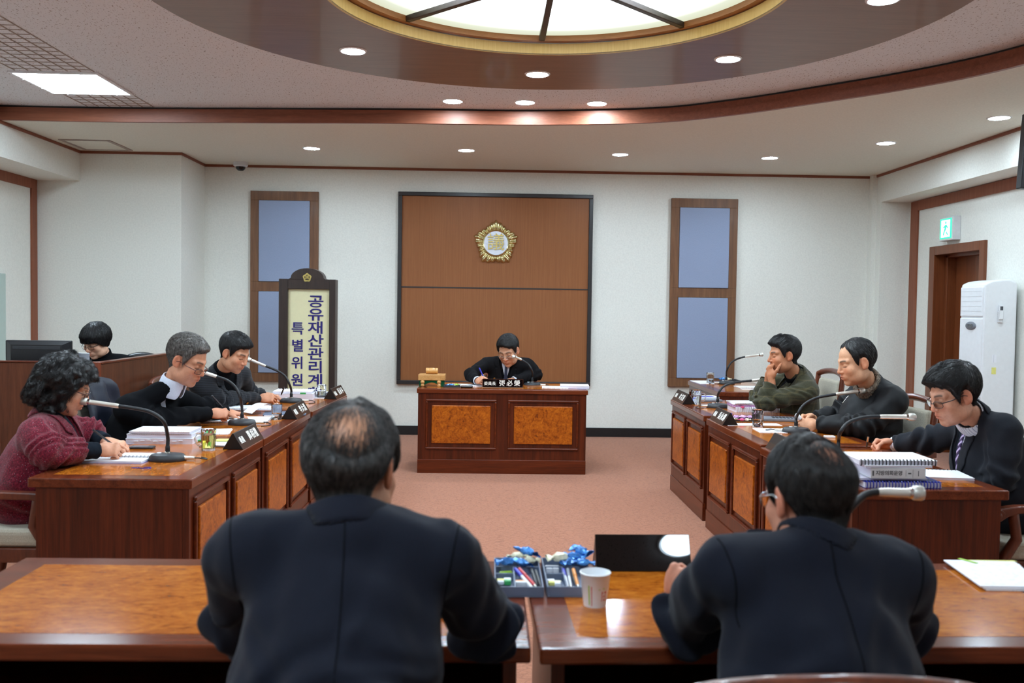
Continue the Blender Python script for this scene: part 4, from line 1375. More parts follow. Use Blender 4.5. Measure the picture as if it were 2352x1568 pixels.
sheets("white papers under the chairman's writing hand", (-.20, 8.68, .7607), .05, .34, .21, .008, 'print_x', "chairman's papers", 2)
sheets("loose sheets right of the chairman's microphone", (.62, 8.58, .7607), -.08, .24, .20, .006, 'print_x', "chairman's papers", 2)
booklet("thick bound papers at the right end of the chairman's desk", (.80, 8.60, .7607), -.06, .26, .24, .024, 'paper', None, name='bound_pages', group="chairman's papers", edge='paper_edge', backc='navy_cover')

# ------------------------------------------------------------------ right row things
sheets('white sheet under the water glass on the set back desk', on(1618, 878), .05, .20, .40, .004, 'paper', 'papers on the set back desk')
sheets('printed sheets near the sleeve of the man in green on the set back desk', on(1722, 889), .0, .26, .22, .004, 'print', 'papers on the set back desk', 2)
sheets('single sheet nearest the edge of the set back desk', on(1727, 894), .0, .20, .09, .003, 'paper', 'papers on the set back desk')
pen_tray('dark tray of blue wrappers on the set back desk', on(1678, 876), 0, .16, .22, .02, 'charcoal')
candy('blue wrapped candy in the tray of the set back desk, left one', on(1660, 873, .775), .3, 'blue_foil', 1.3)
candy('white wrapped candy in the tray of the set back desk, right one', on(1672, 873, .775), -.4, 'cream_foil', 1.2)
ca = thing('desk_calculator', 'grey calculator and notepads behind the glass mug of the man in green', 'calculator', on(1625, 920), .1)
MB().box(-.09, .09, -.11, .11, 0, .018).build('body', M['grey_plastic'], ca, bev=.004)
MB().box(-.07, .09, -.03, .12, .018, .034).build('notepad', M['paper'], ca, bev=.002)
MB().box(-.072, .05, -.02, .05, .034, .036).build('blue_strip', M['blue'], ca)
sp = on(1735, 943)
booklet('white spiral booklet lowest in the stack left of the man in black', sp, .02, .36, .23, .034, 'paper', -1, 22, 'white_plastic', group='stack on the desk of the man in black')
booklet('lilac edged booklet in the middle of the stack left of the man in black', sp + Vector((-.015, .0, .036)), -.03, .35, .22, .020, 'paper', None, group='stack on the desk of the man in black', edge='lilac_foil')
sheets('topmost curling sheets of the stack left of the man in black', sp + Vector((-.01, .0, .057)), -L90 + .05, .21, .36, .010, 'print', 'stack on the desk of the man in black', 2, .12)
tag(MB().box(-.01, .01, -.015, .015, 0, .012).build('pink_flag', M['pink'], loc=sp + Vector((-.13, -.115, .034))), 'pink flag sticking out of the document stack at right', 'marker flag')
pen_tray('dark tray of pink wrappers before the stack on the desk of the man in black', on(1705, 966), 0, .26, .10, .018, 'charcoal')
for i, (x, y, c, r) in enumerate(((1690, 962.5, 'lilac_foil', .4), (1706, 962, 'lilac_foil', -.3), (1722, 963, 'lilac_foil', .6), (1684, 966, 'cream_foil', .2), (1704, 967, 'pink', -.2), (1716, 967, 'cream_foil', .5))):
    candy(('lilac candy at the left end', 'lilac candy in the middle', 'lilac candy at the right end', 'cream candy at the left end', 'pink candy in the middle', 'cream candy right of the pink one')[i] + ' of the tray beside the clear water glass', on(x, y, .762), r, c, 1.25 if c == 'lilac_foil' else .9)
tag(MB().box(-.012, .012, -.01, .01, 0, .02).build('blue_cap', M['blue'], loc=on(1677, 955, .752)), 'small blue cap beside the nameplate of the man in black', 'cap')
sheets('white sheet under the clear water glass', on(1728, 975), .03, .36, .12, .003, 'paper', 'papers on the desk of the man in black')
sheets('printed sheet before the microphone of the man in black', on(1800, 990), -.05, .34, .20, .004, 'print_x', 'papers on the desk of the man in black')
ca = thing('desk_calculator', 'flat grey calculator at the elbow of the man in green', 'calculator', on(1800, 966), -.15)
MB().box(-.14, .14, -.07, .07, 0, .022).build('body', M['grey_plastic'], ca, bev=.006)
b = MB()
for i in range(8):
    for j in range(3):
        b.box(-.08 + i * .024, -.064 + i * .024, -.05 + j * .026, -.034 + j * .026, .022, .026)
b.build('keys', M['charcoal'], ca, bev=.001)
tag(MB().box(-.03, .03, -.02, .02, 0, .012).build('white_box', M['white_plastic'], loc=on(1905, 1005), bev=.003), 'small white box right of the far microphone base', 'box')

# stack at the suit man's desk
s0 = at(2052, 1112, 3.99); s0.z = .7506
def stack_at(x, y): return Vector((1.80 + x, 4.10 + y, 0))
booklet('blue covered spiral booklet at the bottom of the stack on the right', (1.775, 4.035, .7506), .0, .33, .23, .026, 'navy_cover', -1, 24, 'navy_cover', group='stack before the man in the striped tie', backc='navy_cover')
MBX = thing('bound_pages', 'white pages with coloured tabs above the blue spiral booklet', 'papers', (1.74, 4.06, .780), .03)
MB().box(-.17, .15, -.115, .12, 0, .010).build('pages', M['paper_edge'], MBX, bev=.001)
bk = thing('law_book', 'pale grey thick book with printed spine in the stack at right', 'book', (1.752, 4.03, .7915), .0)
MB().box(-.115, .115, -.105, .11, .003, .043).build('pages', M['paper_edge'], bk)
b = MB()
b.box(-.118, .118, -.112, .115, 0, .003).box(-.118, .118, -.112, .115, .043, .046).box(-.118, .118, -.112, -.106, .003, .043)
b.build('cover', M['offwhite_plastic'], bk, bev=.0015)
text_obj('spine_letters', '지방의회운영', .021, M['grey_letter'], bk, frame((1, 0, 0), (0, 0, 1), (0, -1, 0), (-.040, -.1125, .023)), .0004, .0005)
MB().box(.032, .033, -.1128, -.112, .010, .036).box(.062, .063, -.1128, -.112, .006, .040).box(.042, .055, -.1128, -.112, .020, .026).box(-.112, -.105, -.1128, -.112, .012, .034).box(.085, .088, -.1128, -.112, .012, .034).build('spine_lines', M['grey_letter'], bk)
booklet('thin printed booklet on top of the pale grey book', (1.752, 4.03, .839), .02, .29, .22, .008, 'paper', None, group='stack before the man in the striped tie')
booklet('black spiral booklet topmost in the stack at right', (1.757, 4.05, .848), .0, .335, .235, .019, 'paper', -1, 22, 'rubber', group='stack before the man in the striped tie', edge='paper_edge')
booklet('open white spiral document beside the stack, near the suit sleeve', (1.99, 4.245, .7506), -.12, .42, .21, .010, 'paper', 1, 24, 'rubber', group='stack before the man in the striped tie')

# ------------------------------------------------------------------ clerk's corner at left
pt = thing('wood_partition', 'dark wooden partition wall around the clerk at left', 'partition', (0, 0, 0))
pc = on(232, 831, 1.10)
pf = Vector((pc.x + .05, 8.05, 1.10))
MB().box(-4.3, pc.x, pc.y, pc.y + .05, 0, 1.09).build('front_panel', M['partition'], pt, bev=.004)
MB().box(pc.x - .055, pc.x + .0, pc.y - .006, pc.y + .056, 0, 1.10).build('corner_post', M['partition_red'], pt, bev=.004)
ang = math.atan2(pf.y - pc.y, pf.x - pc.x)
Ln = (pf - pc).length
Rz = Matrix.Rotation(ang, 3, 'Z')
MB().box(0, Ln, -.0, .05, 0, 1.085, R=Rz, c=(pc.x, pc.y, 0)).build('side_panel', M['partition'], pt, bev=.004)
MB().box(0, Ln, -.006, .056, 1.085, 1.098, R=Rz, c=(pc.x, pc.y, 0)).build('top_edge', M['mahogany_edge'], pt, bev=.003)
MB().box(-4.3, pc.x - .055, pc.y - .006, pc.y + .056, 1.09, 1.10).build('top_edge', M['mahogany_edge'], pt, bev=.003)
tag(MB().box(-4.2, -2.75, 6.30, 6.90, .70, .74).box(-4.2, -4.16, 6.30, 6.9, 0, .70).box(-2.79, -2.75, 6.30, 6.9, 0, .70).build('clerk_desk', M['mahogany_flat'], bev=.004), 'desk of the clerk hidden behind the wooden partition', 'desk')
mn = thing('monitor', 'black computer monitor seen from behind on the clerk desk at left', 'monitor', at(88, 830, 6.5).xy.to_3d() + Vector((0, 0, .74)), .02)
zt0, zt1 = at(88, 824, 6.45).z - .74 - .12, at(88, 782, 6.45).z - .74
hw = .222
MB().box(-hw, hw, .0, .03, zt0, zt1).build('bezel', M['screen_black'], mn, bev=.008)
b = MB()
fr = [(-hw + .01, zt0 + .01), (hw - .01, zt0 + .01), (hw - .01, zt1 - .008), (-hw + .01, zt1 - .008)]
bk_ = [(-hw + .05, zt0 + .03), (hw - .05, zt0 + .03), (hw - .05, zt1 - .03), (-hw + .05, zt1 - .03)]
b.add([(x, 0, z) for x, z in fr] + [(x, -.028, z) for x, z in bk_], [(0, 1, 5, 4), (1, 2, 6, 5), (2, 3, 7, 6), (3, 0, 4, 7), (4, 5, 6, 7)])
b.build('back_shell', M['screen_black'], mn)
MB().box(-.16, .16, -.030, -.024, zt1 - .062, zt1 - .040).build('vent_recess', M['charcoal'], mn, bev=.002)
MB().box(-.03, .03, -.03, .0, .01, zt0 + .08).box(-.10, .10, -.10, .08, 0, .012).build('stand', M['screen_black'], mn, bev=.004)
lp = thing('laptop', 'silver laptop lid between the monitor and the clerk', 'laptop', at(170, 830, 6.62).xy.to_3d() + Vector((0, 0, .74)), .1)
zl = at(192, 810, 6.62).z - .74
MB().box(-.055, .105, -.008, .0, .015, zl).build('lid', M['laptop'], lp, bev=.003)
MB().box(-.055, .13, 0, .2, 0, .015).build('keyboard_base', M['laptop'], lp, bev=.003)
oc = thing('office_chair', 'black office chair back behind the clerk', 'chair', (-2.72, 7.30, -.075), .3)
MB().tube(catmull([(-.22, .1, .78), (-.2, .13, 1.02), (-.05, .15, 1.13), (.1, .15, 1.135), (.22, .12, 1.06), (.25, .1, .8)], 5), .03, 8).build('back_frame', M['screen_black'], oc, smooth=60)
MB().box(-.21, .23, .10, .15, .62, 1.08).build('backrest', M['screen_black'], oc, bev=.02)
MB().box(-.25, .25, -.3, .2, .42, .50).build('seat', M['screen_black'], oc, bev=.03)
MB().cyl((0, -.05, .08), (0, -.05, .42), .03).build('gas_lift', M['chrome'], oc)
b = MB()
for i in range(5):
    a = 2 * PI * i / 5
    b.tube([(0, -.05, .10), (.28 * math.cos(a), -.05 + .28 * math.sin(a), .06)], [.025, .018], 8)
    b.ball((.28 * math.cos(a), -.05 + .28 * math.sin(a), .03), .03, 10)
b.build('star_base', M['screen_black'], oc, smooth=50)
# ------------------------------------------------------------------ implicit surfaces for figures
F32 = np.float32


def nv(*a):
    return np.array(a, dtype=F32)


def rc(P, a, b, ra, rb):
    a = np.asarray(a, F32); b = np.asarray(b, F32)
    ba = b - a
    t = np.clip(((P - a) @ ba) / max(float(ba @ ba), 1e-9), 0, 1)
    q = P - a - t[:, None] * ba
    return np.sqrt((q * q).sum(1)) - (ra + (rb - ra) * t)


def ell(P, c, r, R=None):
    q = P - np.asarray(c, F32)
    if R is not None:
        q = q @ R
    r = np.asarray(r, F32)
    k0 = np.sqrt(((q / r) ** 2).sum(1)) + 1e-9
    k1 = np.sqrt(((q / (r * r)) ** 2).sum(1)) + 1e-9
    return k0 * (k0 - 1) / k1


def smin(a, b, k):
    h = np.clip(.5 + .5 * (b - a) / k, 0, 1)
    return b * (1 - h) + a * h - k * h * (1 - h)


def smax(a, b, k):
    return -smin(-a, -b, k)


def sstep(a, b, x):
    t = np.clip((x - a) / (b - a), 0, 1)
    return t * t * (3 - 2 * t)


_rng = np.random.RandomState(3)
_LAT = _rng.uniform(-1, 1, (32, 32, 32)).astype(F32)


def vnoise(P):
    """trilinear value noise, one lattice cell per unit"""
    i = np.floor(P).astype(np.int32)
    f = (P - i).astype(F32)
    f = f * f * (3 - 2 * f)
    i0 = i & 31; i1 = (i + 1) & 31
    x0, y0, z0 = i0.T; x1, y1, z1 = i1.T
    fx, fy, fz = f.T
    L = _LAT
    a = L[x0, y0, z0] * (1 - fx) + L[x1, y0, z0] * fx
    b = L[x0, y1, z0] * (1 - fx) + L[x1, y1, z0] * fx
    c = L[x0, y0, z1] * (1 - fx) + L[x1, y0, z1] * fx
    d = L[x0, y1, z1] * (1 - fx) + L[x1, y1, z1] * fx
    a = a * (1 - fy) + b * fy
    c = c * (1 - fy) + d * fy
    return a * (1 - fz) + c * fz


def polygonize(f, lo, hi, h):
    """surface nets over a sparse grid; returns verts (N,3) and quads (M,4)"""
    B = 8
    lo = np.asarray(lo, F32); hi = np.asarray(hi, F32)
    nb = np.maximum(1, np.ceil((hi - lo) / (h * B))).astype(int)
    n = nb * B + 1
    cx = [lo[a] + (np.arange(nb[a]) + .5) * B * h for a in range(3)]
    G = np.stack(np.meshgrid(*cx, indexing='ij'), -1).reshape(-1, 3).astype(F32)
    dc = f(G)
    act = np.abs(dc) < B * h * 1.25
    D = np.repeat(np.repeat(np.repeat(np.where(dc > 0, 1, -1).astype(F32).reshape(nb), B, 0), B, 1), B, 2)
    D = np.pad(D, ((0, 1),) * 3, mode='edge')
    bi = np.argwhere(act.reshape(nb))
    off = np.stack(np.meshgrid(*[np.arange(B + 1)] * 3, indexing='ij'), -1).reshape(-1, 3)
    for s in range(0, len(bi), 600):
        ix = (bi[s:s + 600, None, :] * B + off[None]).reshape(-1, 3)
        val = f((lo + ix * h).astype(F32))
        D[ix[:, 0], ix[:, 1], ix[:, 2]] = val
    D[0] = np.maximum(D[0], 1e-3); D[-1] = np.maximum(D[-1], 1e-3)
    D[:, 0] = np.maximum(D[:, 0], 1e-3); D[:, -1] = np.maximum(D[:, -1], 1e-3)
    D[:, :, 0] = np.maximum(D[:, :, 0], 1e-3); D[:, :, -1] = np.maximum(D[:, :, -1], 1e-3)
    S = D < 0
    cnt = np.zeros(tuple(n - 1), np.int8)
    cor = [(a, b, c) for a in (0, 1) for b in (0, 1) for c in (0, 1)]
    for a, b, c in cor:
        cnt += S[a:n[0] - 1 + a, b:n[1] - 1 + b, c:n[2] - 1 + c]
    cells = np.argwhere((cnt > 0) & (cnt < 8))
    idx = np.full(tuple(n - 1), -1, np.int32)
    idx[cells[:, 0], cells[:, 1], cells[:, 2]] = np.arange(len(cells))
    V = np.stack([D[cells[:, 0] + a, cells[:, 1] + b, cells[:, 2] + c] for a, b, c in cor], 1)
    pos = np.zeros((len(cells), 3), F32); w = np.zeros(len(cells), F32)
    for e0 in range(8):
        for e1 in range(e0 + 1, 8):
            df = np.array(cor[e1]) - np.array(cor[e0])
            if np.abs(df).sum() != 1:
                continue
            a, b = V[:, e0], V[:, e1]
            m = (a < 0) != (b < 0)
            t = np.where(m, a / np.where(m, a - b, 1), 0)
            pos += m[:, None] * (np.array(cor[e0], F32) + t[:, None] * df)
            w += m
    verts = lo + (cells + pos / w[:, None]) * h
    quads = []
    for ax in range(3):
        u, v = (ax + 1) % 3, (ax + 2) % 3
        sl0 = [slice(None)] * 3; sl1 = [slice(None)] * 3
        sl0[ax] = slice(0, n[ax] - 1); sl1[ax] = slice(1, n[ax])
        A, Bq = S[tuple(sl0)], S[tuple(sl1)]
        e = np.argwhere(A != Bq)
        e = e[(e[:, u] > 0) & (e[:, v] > 0) & (e[:, u] < n[u] - 1) & (e[:, v] < n[v] - 1)]
        def cell(du, dv):
            q = e.copy(); q[:, u] -= du; q[:, v] -= dv
            return idx[q[:, 0], q[:, 1], q[:, 2]]
        Q = np.stack([cell(1, 1), cell(0, 1), cell(0, 0), cell(1, 0)], 1)
        fl = ~A[e[:, 0], e[:, 1], e[:, 2]]
        Q[fl] = Q[fl][:, ::-1]
        quads.append(Q)
    return verts.astype(F32), np.concatenate(quads)


def grad(f, P, e=.002):
    g = np.stack([f(P + d) - f(P - d) for d in (nv(e, 0, 0), nv(0, e, 0), nv(0, 0, e))], 1)
    return g / (np.linalg.norm(g, axis=1, keepdims=True) + 1e-9)


def np_mesh(name, verts, quads, mats, parent=None, colors=None, mi=None, origin=None):
    me = bpy.data.meshes.new(name)
    verts = np.asarray(verts, F32)
    if origin is not None:
        verts = verts - np.asarray(origin, F32)
    quads = np.asarray(quads, np.int32)
    k = quads.shape[1]
    me.vertices.add(len(verts)); me.vertices.foreach_set('co', verts.ravel())
    me.loops.add(quads.size); me.loops.foreach_set('vertex_index', quads.ravel())
    me.polygons.add(len(quads))
    me.polygons.foreach_set('loop_start', np.arange(0, quads.size, k, dtype=np.int32))
    me.polygons.foreach_set('loop_total', np.full(len(quads), k, np.int32))
    for m in (mats if isinstance(mats, (list, tuple)) else [mats]):
        me.materials.append(m)
    if mi is not None:
        me.polygons.foreach_set('material_index', np.asarray(mi, np.int32))
    me.polygons.foreach_set('use_smooth', np.ones(len(quads), bool))
    if colors is not None:
        at_ = me.attributes.new('pigment_shade', 'FLOAT_COLOR', 'POINT')
        c = np.ones((len(verts), 4), F32); c[:, :3] = colors
        at_.data.foreach_set('color', c.ravel())
    me.update(calc_edges=True)
    me.validate()
    o = bpy.data.objects.new(name, me)
    C.objects.link(o)
    o.parent = parent
    return o


def sdf_obj(name, f, lo, hi, h, m, parent, origin, colors=None):
    v, q = polygonize(f, lo, hi, h)
    return np_mesh(name, v, q, m, parent, None if colors is None else colors(v), origin=origin)


# ------------------------------------------------------------------ materials of people
def skin_mat():
    m, nt, b = _new('skin')
    _set(b, 0.48, 0, 0.4, 0)
    a = nt.nodes.new('ShaderNodeAttribute'); a.attribute_name = 'pigment_shade'
    mx = nt.nodes.new('ShaderNodeMix'); mx.data_type = 'RGBA'; mx.blend_type = 'MULTIPLY'
    mx.inputs[0].default_value = 1
    nt.links.new(a.outputs['Color'], mx.inputs[6])
    f = _noise(nt, _coord(nt), 90, 4, .6)
    nt.links.new(_ramp(nt, f, [(.3, (.88, .86, .86, 1)), (.7, (1, 1, 1, 1))]), mx.inputs[7])
    nt.links.new(mx.outputs[2], b.inputs['Base Color'])
    b.inputs['Subsurface Weight'].default_value = 0.0
    _bump(nt, b, _noise(nt, _coord(nt), 420, 3), .12, .001)
    return m


M['skin'] = skin_mat()


def hair_mat(name, c, c2, rough=.42):
    m, nt, b = _new(name)
    _set(b, rough, 0, .45, 0)
    f = _noise(nt, _coord(nt, (1, 1, .3)), 160, 3, .7)
    nt.links.new(_ramp(nt, f, [(.35, c), (.68, c2)]), b.inputs['Base Color'])
    _bump(nt, b, f, .5, .002)
    return m


M['hair_black'] = hair_mat('black_hair', (12, 11, 12), (30, 28, 29))
M['hair_soft'] = hair_mat('soft_black_hair', (22, 20, 20), (52, 47, 44))
M['hair_grey'] = hair_mat('grey_hair', (48, 44, 42), (132, 126, 120))
M['hair_mixed'] = hair_mat('greying_hair', (22, 20, 20), (88, 82, 78))
M['suit_navy'] = mat('navy_suit', (23, 26, 37), .9, spec=.15, var=.12, vscale=500, bump=.25, bscale=900, sheen=.08)
M['suit_black'] = mat('black_suit', (19, 18, 20), .9, spec=.12, var=.12, vscale=400, bump=.2, bscale=900)
M['suit_grey'] = mat('charcoal_suit', (32, 34, 40), .9, spec=.15, var=.12, vscale=400, bump=.2, bscale=900, sheen=.05)
M['knit_black'] = mat('black_knit', (13, 14, 17), .95, spec=.1, var=.15, vscale=300, bump=.5, bscale=700)
M['nylon_black'] = mat('black_nylon', (14, 15, 18), .6, spec=.25, var=.1, vscale=200, bump=.15, bscale=500)
M['shirt_white'] = mat('white_shirt', (214, 220, 234), .8, spec=.2, var=.03, vscale=200)
M['shirt_blue'] = mat('deep_blue_cuff', (30, 40, 120), .8, spec=.2, var=.05)
M['knit_navy'] = mat('dark_navy_knit', (20, 28, 38), .9, spec=.15, var=.1, vscale=300)
M['tie_navy'] = mat('navy_tie', (30, 38, 62), .5, var=.08, vscale=300)
M['fur'] = mat('grey_fur_collar', (122, 112, 100), .98, spec=.05, var=.45, vscale=120, bump=1, bscale=160, bdist=.01)
M['trouser'] = mat('dark_trousers', (28, 30, 36), .9, spec=.15, var=.1, vscale=300)
M['shoe'] = mat('black_leather_shoe', (14, 13, 13), .3)
M['frame_brown'] = mat('brown_spectacle_frame', (70, 26, 22), .25, coat=.3)
M['frame_black'] = mat('black_spectacle_frame', (18, 17, 20), .3)
M['frame_metal'] = mat('metal_spectacle_frame', (170, 172, 176), .2, 1.0)
M['lens'] = glass('spectacle_lens', (1, 1, 1), 0.0, 1.05)
M['badge_gold'] = mat('gold_badge', (220, 200, 130), .25, 1.0)


def tweed():
    m, nt, b = _new('red_tweed')
    _set(b, .95, 0, .15, 0, .2)
    v = _coord(nt)
    f = _noise(nt, v, 130, 4, .75)
    base = _ramp(nt, f, [(.30, (44, 16, 26)), (.44, (92, 20, 36)), (.58, (124, 30, 48)), (.70, (160, 62, 80))])
    g = _noise(nt, v, 210, 2, .5)
    mask = _ramp(nt, g, [(.685, (0, 0, 0, 1)), (.72, (1, 1, 1, 1))])
    mx = nt.nodes.new('ShaderNodeMix'); mx.data_type = 'RGBA'
    nt.links.new(mask, mx.inputs[0]); nt.links.new(base, mx.inputs[6]); mx.inputs[7].default_value = lin((186, 160, 172))
    nt.links.new(mx.outputs[2], b.inputs['Base Color'])
    _bump(nt, b, f, .7, .004)
    return m


M['tweed_red'] = tweed()


def striped(name, a, c, scale, direction='X', width=.06, rough=.85, dist=0):
    m, nt, b = _new(name)
    _set(b, rough, 0, .2, 0, .1)
    w = nt.nodes.new('ShaderNodeTexWave'); w.wave_type = 'BANDS'; w.bands_direction = direction; w.wave_profile = 'SIN'
    w.inputs['Scale'].default_value = scale
    w.inputs['Distortion'].default_value = dist
    nt.links.new(_coord(nt), w.inputs['Vector'])
    nt.links.new(_ramp(nt, w.outputs['Fac'], [(1 - 2 * width, a), (1 - width * .6, c)]), b.inputs['Base Color'])
    return m


M['pinstripe'] = striped('pinstripe_cloth', (27, 28, 32), (44, 46, 52), 26, 'Z', .12)
M['shirt_stripe'] = striped('striped_shirt', (226, 228, 236), (150, 156, 180), 30, 'Y', .08)
M['tie_stripe'] = striped('striped_tie', (44, 22, 70), (200, 180, 220), 14, 'DIAGONAL', .22, .5)


def check_green():
    m, nt, b = _new('green_check_tweed')
    _set(b, .95, 0, .15, 0, .15)
    v = _coord(nt)
    f = _noise(nt, v, 240, 4, .7)
    base = _ramp(nt, f, [(.3, (44, 44, 32)), (.7, (72, 70, 52))])
    last = base
    for dr in ('Y', 'Z'):
        w = nt.nodes.new('ShaderNodeTexWave'); w.bands_direction = dr
        w.inputs['Scale'].default_value = 5.5
        nt.links.new(v, w.inputs['Vector'])
        mk = _ramp(nt, w.outputs['Fac'], [(.93, (0, 0, 0, 1)), (1.0, (.35, .35, .35, 1))])
        mx = nt.nodes.new('ShaderNodeMix'); mx.data_type = 'RGBA'
        nt.links.new(mk, mx.inputs[0]); nt.links.new(last, mx.inputs[6]); mx.inputs[7].default_value = lin((104, 92, 62))
        last = mx.outputs[2]
    nt.links.new(last, b.inputs['Base Color'])
    _bump(nt, b, f, .4, .002)
    return m


M['check_green'] = check_green()


# ------------------------------------------------------------------ head
def skull(q):
    d = ell(q, (0, -.014, .034), (.0755, .0975, .088))
    return smin(d, ell(q, (0, .030, -.040), (.062, .062, .082)), .03)


def head_f(q, nose=1.0, jaw=1.0, lip=1.0):
    ax = np.abs(q[:, 0])
    s = np.stack([ax, q[:, 1], q[:, 2]], 1)
    d = skull(q)
    d = smin(d, ell(s, (.043, .018, -.070), (.024 * jaw, .045, .030)), .03)        # jaw corner
    d = smin(d, ell(s, (0, .070, -.098), (.024 * jaw, .019, .017)), .022)           # chin
    d = smin(d, ell(s, (.041, .058, -.026), (.026, .024, .024)), .022)              # cheek
    d = smin(d, rc(s, (.008, .084, .026), (.046, .066, .026), .010, .010), .014)    # brow
    d = smax(d, -ell(s, (.031, .100, .008), (.021, .017, .013)), .012)              # socket
    d = smin(d, ell(s, (.031, .0690, .005), (.0165, .0165, .0135)), .004)           # lids over the eyeball
    d = smin(d, rc(s, (0, .087, .014), (0, .104 * nose + .0, -.026), .0075, .0115), .012)
    d = smin(d, ell(s, (.0125, .0935, -.031), (.0085, .0115, .0075)), .006)
    d = smax(d, -ell(s, (.007, .1015, -.0375), (.0035, .005, .0025)), .003)
    d = smin(d, ell(s, (0, .080, -.060), (.030, .018, .020)), .012)                 # mouth mound
    d = smin(d, ell(s, (0, .0935, -.0565), (.020 * lip, .0065, .0050)), .005)
    d = smin(d, ell(s, (0, .0920, -.0675), (.018 * lip, .0070, .0060)), .005)
    d = smax(d, -rc(s, (0, .101, -.0618), (.023, .088, -.0632), .0022, .0012), .003)
    d = smax(d, -ell(s, (0, .094, -.083), (.016, .006, .004)), .008)
    # ears
    ce, se = math.cos(.35), math.sin(.35)
    R = np.array([[ce, se, 0], [-se, ce, 0], [0, 0, 1]], F32).T
    e = ell(s, (.0800, -.012, -.002), (.0085, .0195, .0325), R)
    e = smin(e, ell(s, (.0765, -.004, -.026), (.0075, .010, .011)), .006)
    e = smax(e, -ell(s, (.0880, -.007, .003), (.0055, .0115, .0205), R), .004)
    d = smin(d, e, .006)
    return d


def skin_color(q, tone, brow=(.022, .019, .018), lipc=None, stubble=.0, brow_on=1.0):
    ax = np.abs(q[:, 0]); y, z = q[:, 1], q[:, 2]
    base = np.array(lin(tone)[:3], F32)
    c = np.tile(base, (len(q), 1))
    red = base * nv(1.08, .74, .68)

    def mixin(mask, col):
        nonlocal c
        c = c * (1 - mask[:, None]) + np.asarray(col, F32) * mask[:, None]
    g = lambda x, s: np.exp(-(x / s) ** 2)
    mixin(.55 * g(ax - .042, .022) * g(z + .022, .02) * (y > .03), red)
    mixin(.6 * g(ax, .018) * g(z + .030, .016) * (y > .08), red)
    mixin(.6 * (ax > .074), red)
    mixin(stubble * sstep(-.045, -.065, z) * (y > .0) * (ax < .07), base * nv(.66, .66, .70))
    lips = g(ax, .019) * (1 - sstep(.003, .007, np.abs(z + .0545 - 0) - .0015)) * (y > .08)
    lips2 = g(ax, .018) * (1 - sstep(.003, .007, np.abs(z + .068) - .0025)) * (y > .08)
    mixin(.75 * np.maximum(lips, lips2), lipc if lipc is not None else base * nv(.86, .50, .48))
    mixin(.75 * g(z + .0620, .0016) * (ax < .023) * (y > .075), base * nv(.35, .2, .18))  # shade between the lips, painted into the skin colour
    # lash line of lowered lids, and eyebrows
    lz = z + .0035 + .010 * ((ax - .031) / .016) ** 2 * -.25
    mixin(.92 * g(lz, .0021) * (1 - sstep(.0135, .0165, np.abs(ax - .031))) * (y > .055), (.02, .016, .016))
    mixin(.35 * g(z - .012, .004) * (1 - sstep(.013, .017, np.abs(ax - .031))) * (y > .055), base * nv(.6, .5, .48))
    bz = .0275 + .004 * np.sin((ax - .012) / .036 * 2.4) - .10 * np.maximum(0, ax - .038)
    mixin(brow_on * .92 * g(z - bz, .0048) * sstep(.008, .016, ax) * (1 - sstep(.044, .054, ax)) * (y > .04), brow)
    mixin(.8 * g(ax - .007, .0045) * g(z + .0385, .0028) * (y > .09), base * nv(.25, .14, .12))  # nostril shade painted over the carved openings
    return c


def hairline(q, front=.072, temple=.052, side=-.018, nape=-.078):
    th = np.degrees(np.abs(np.arctan2(q[:, 0], q[:, 1])))
    return np.interp(th, [0, 22, 40, 54, 64, 74, 84, 100, 112, 132, 180],
                     [front, front - .002, temple + .008, temple - .01, .008, side, .026, .020, -.022, nape + .018, nape]).astype(F32)


# ------------------------------------------------------------------ hands
POSES = {   # per finger: flexion of the three joints in degrees, index to little finger; thumb: spread, flexion
    'write': (((48, 62, 30), (58, 70, 40), (66, 82, 50), (70, 86, 52)), (24, 34, 26), .65),
    'fist': (((78, 92, 50), (82, 95, 52), (84, 95, 52), (82, 92, 52)), (30, 40, 40), .8),
    'flat': (((14, 16, 10), (12, 18, 12), (14, 20, 12), (18, 22, 14)), (40, 16, 12), .15),
    'clasp': (((52, 58, 26), (56, 60, 28), (58, 62, 30), (58, 62, 30)), (46, 14, 10), .35),
    'hold': (((42, 50, 28), (46, 56, 32), (52, 60, 36), (58, 64, 36)), (30, 26, 20), .7),
    'relax': (((26, 34, 20), (30, 38, 22), (34, 42, 24), (38, 44, 26)), (32, 20, 14), .3),
}


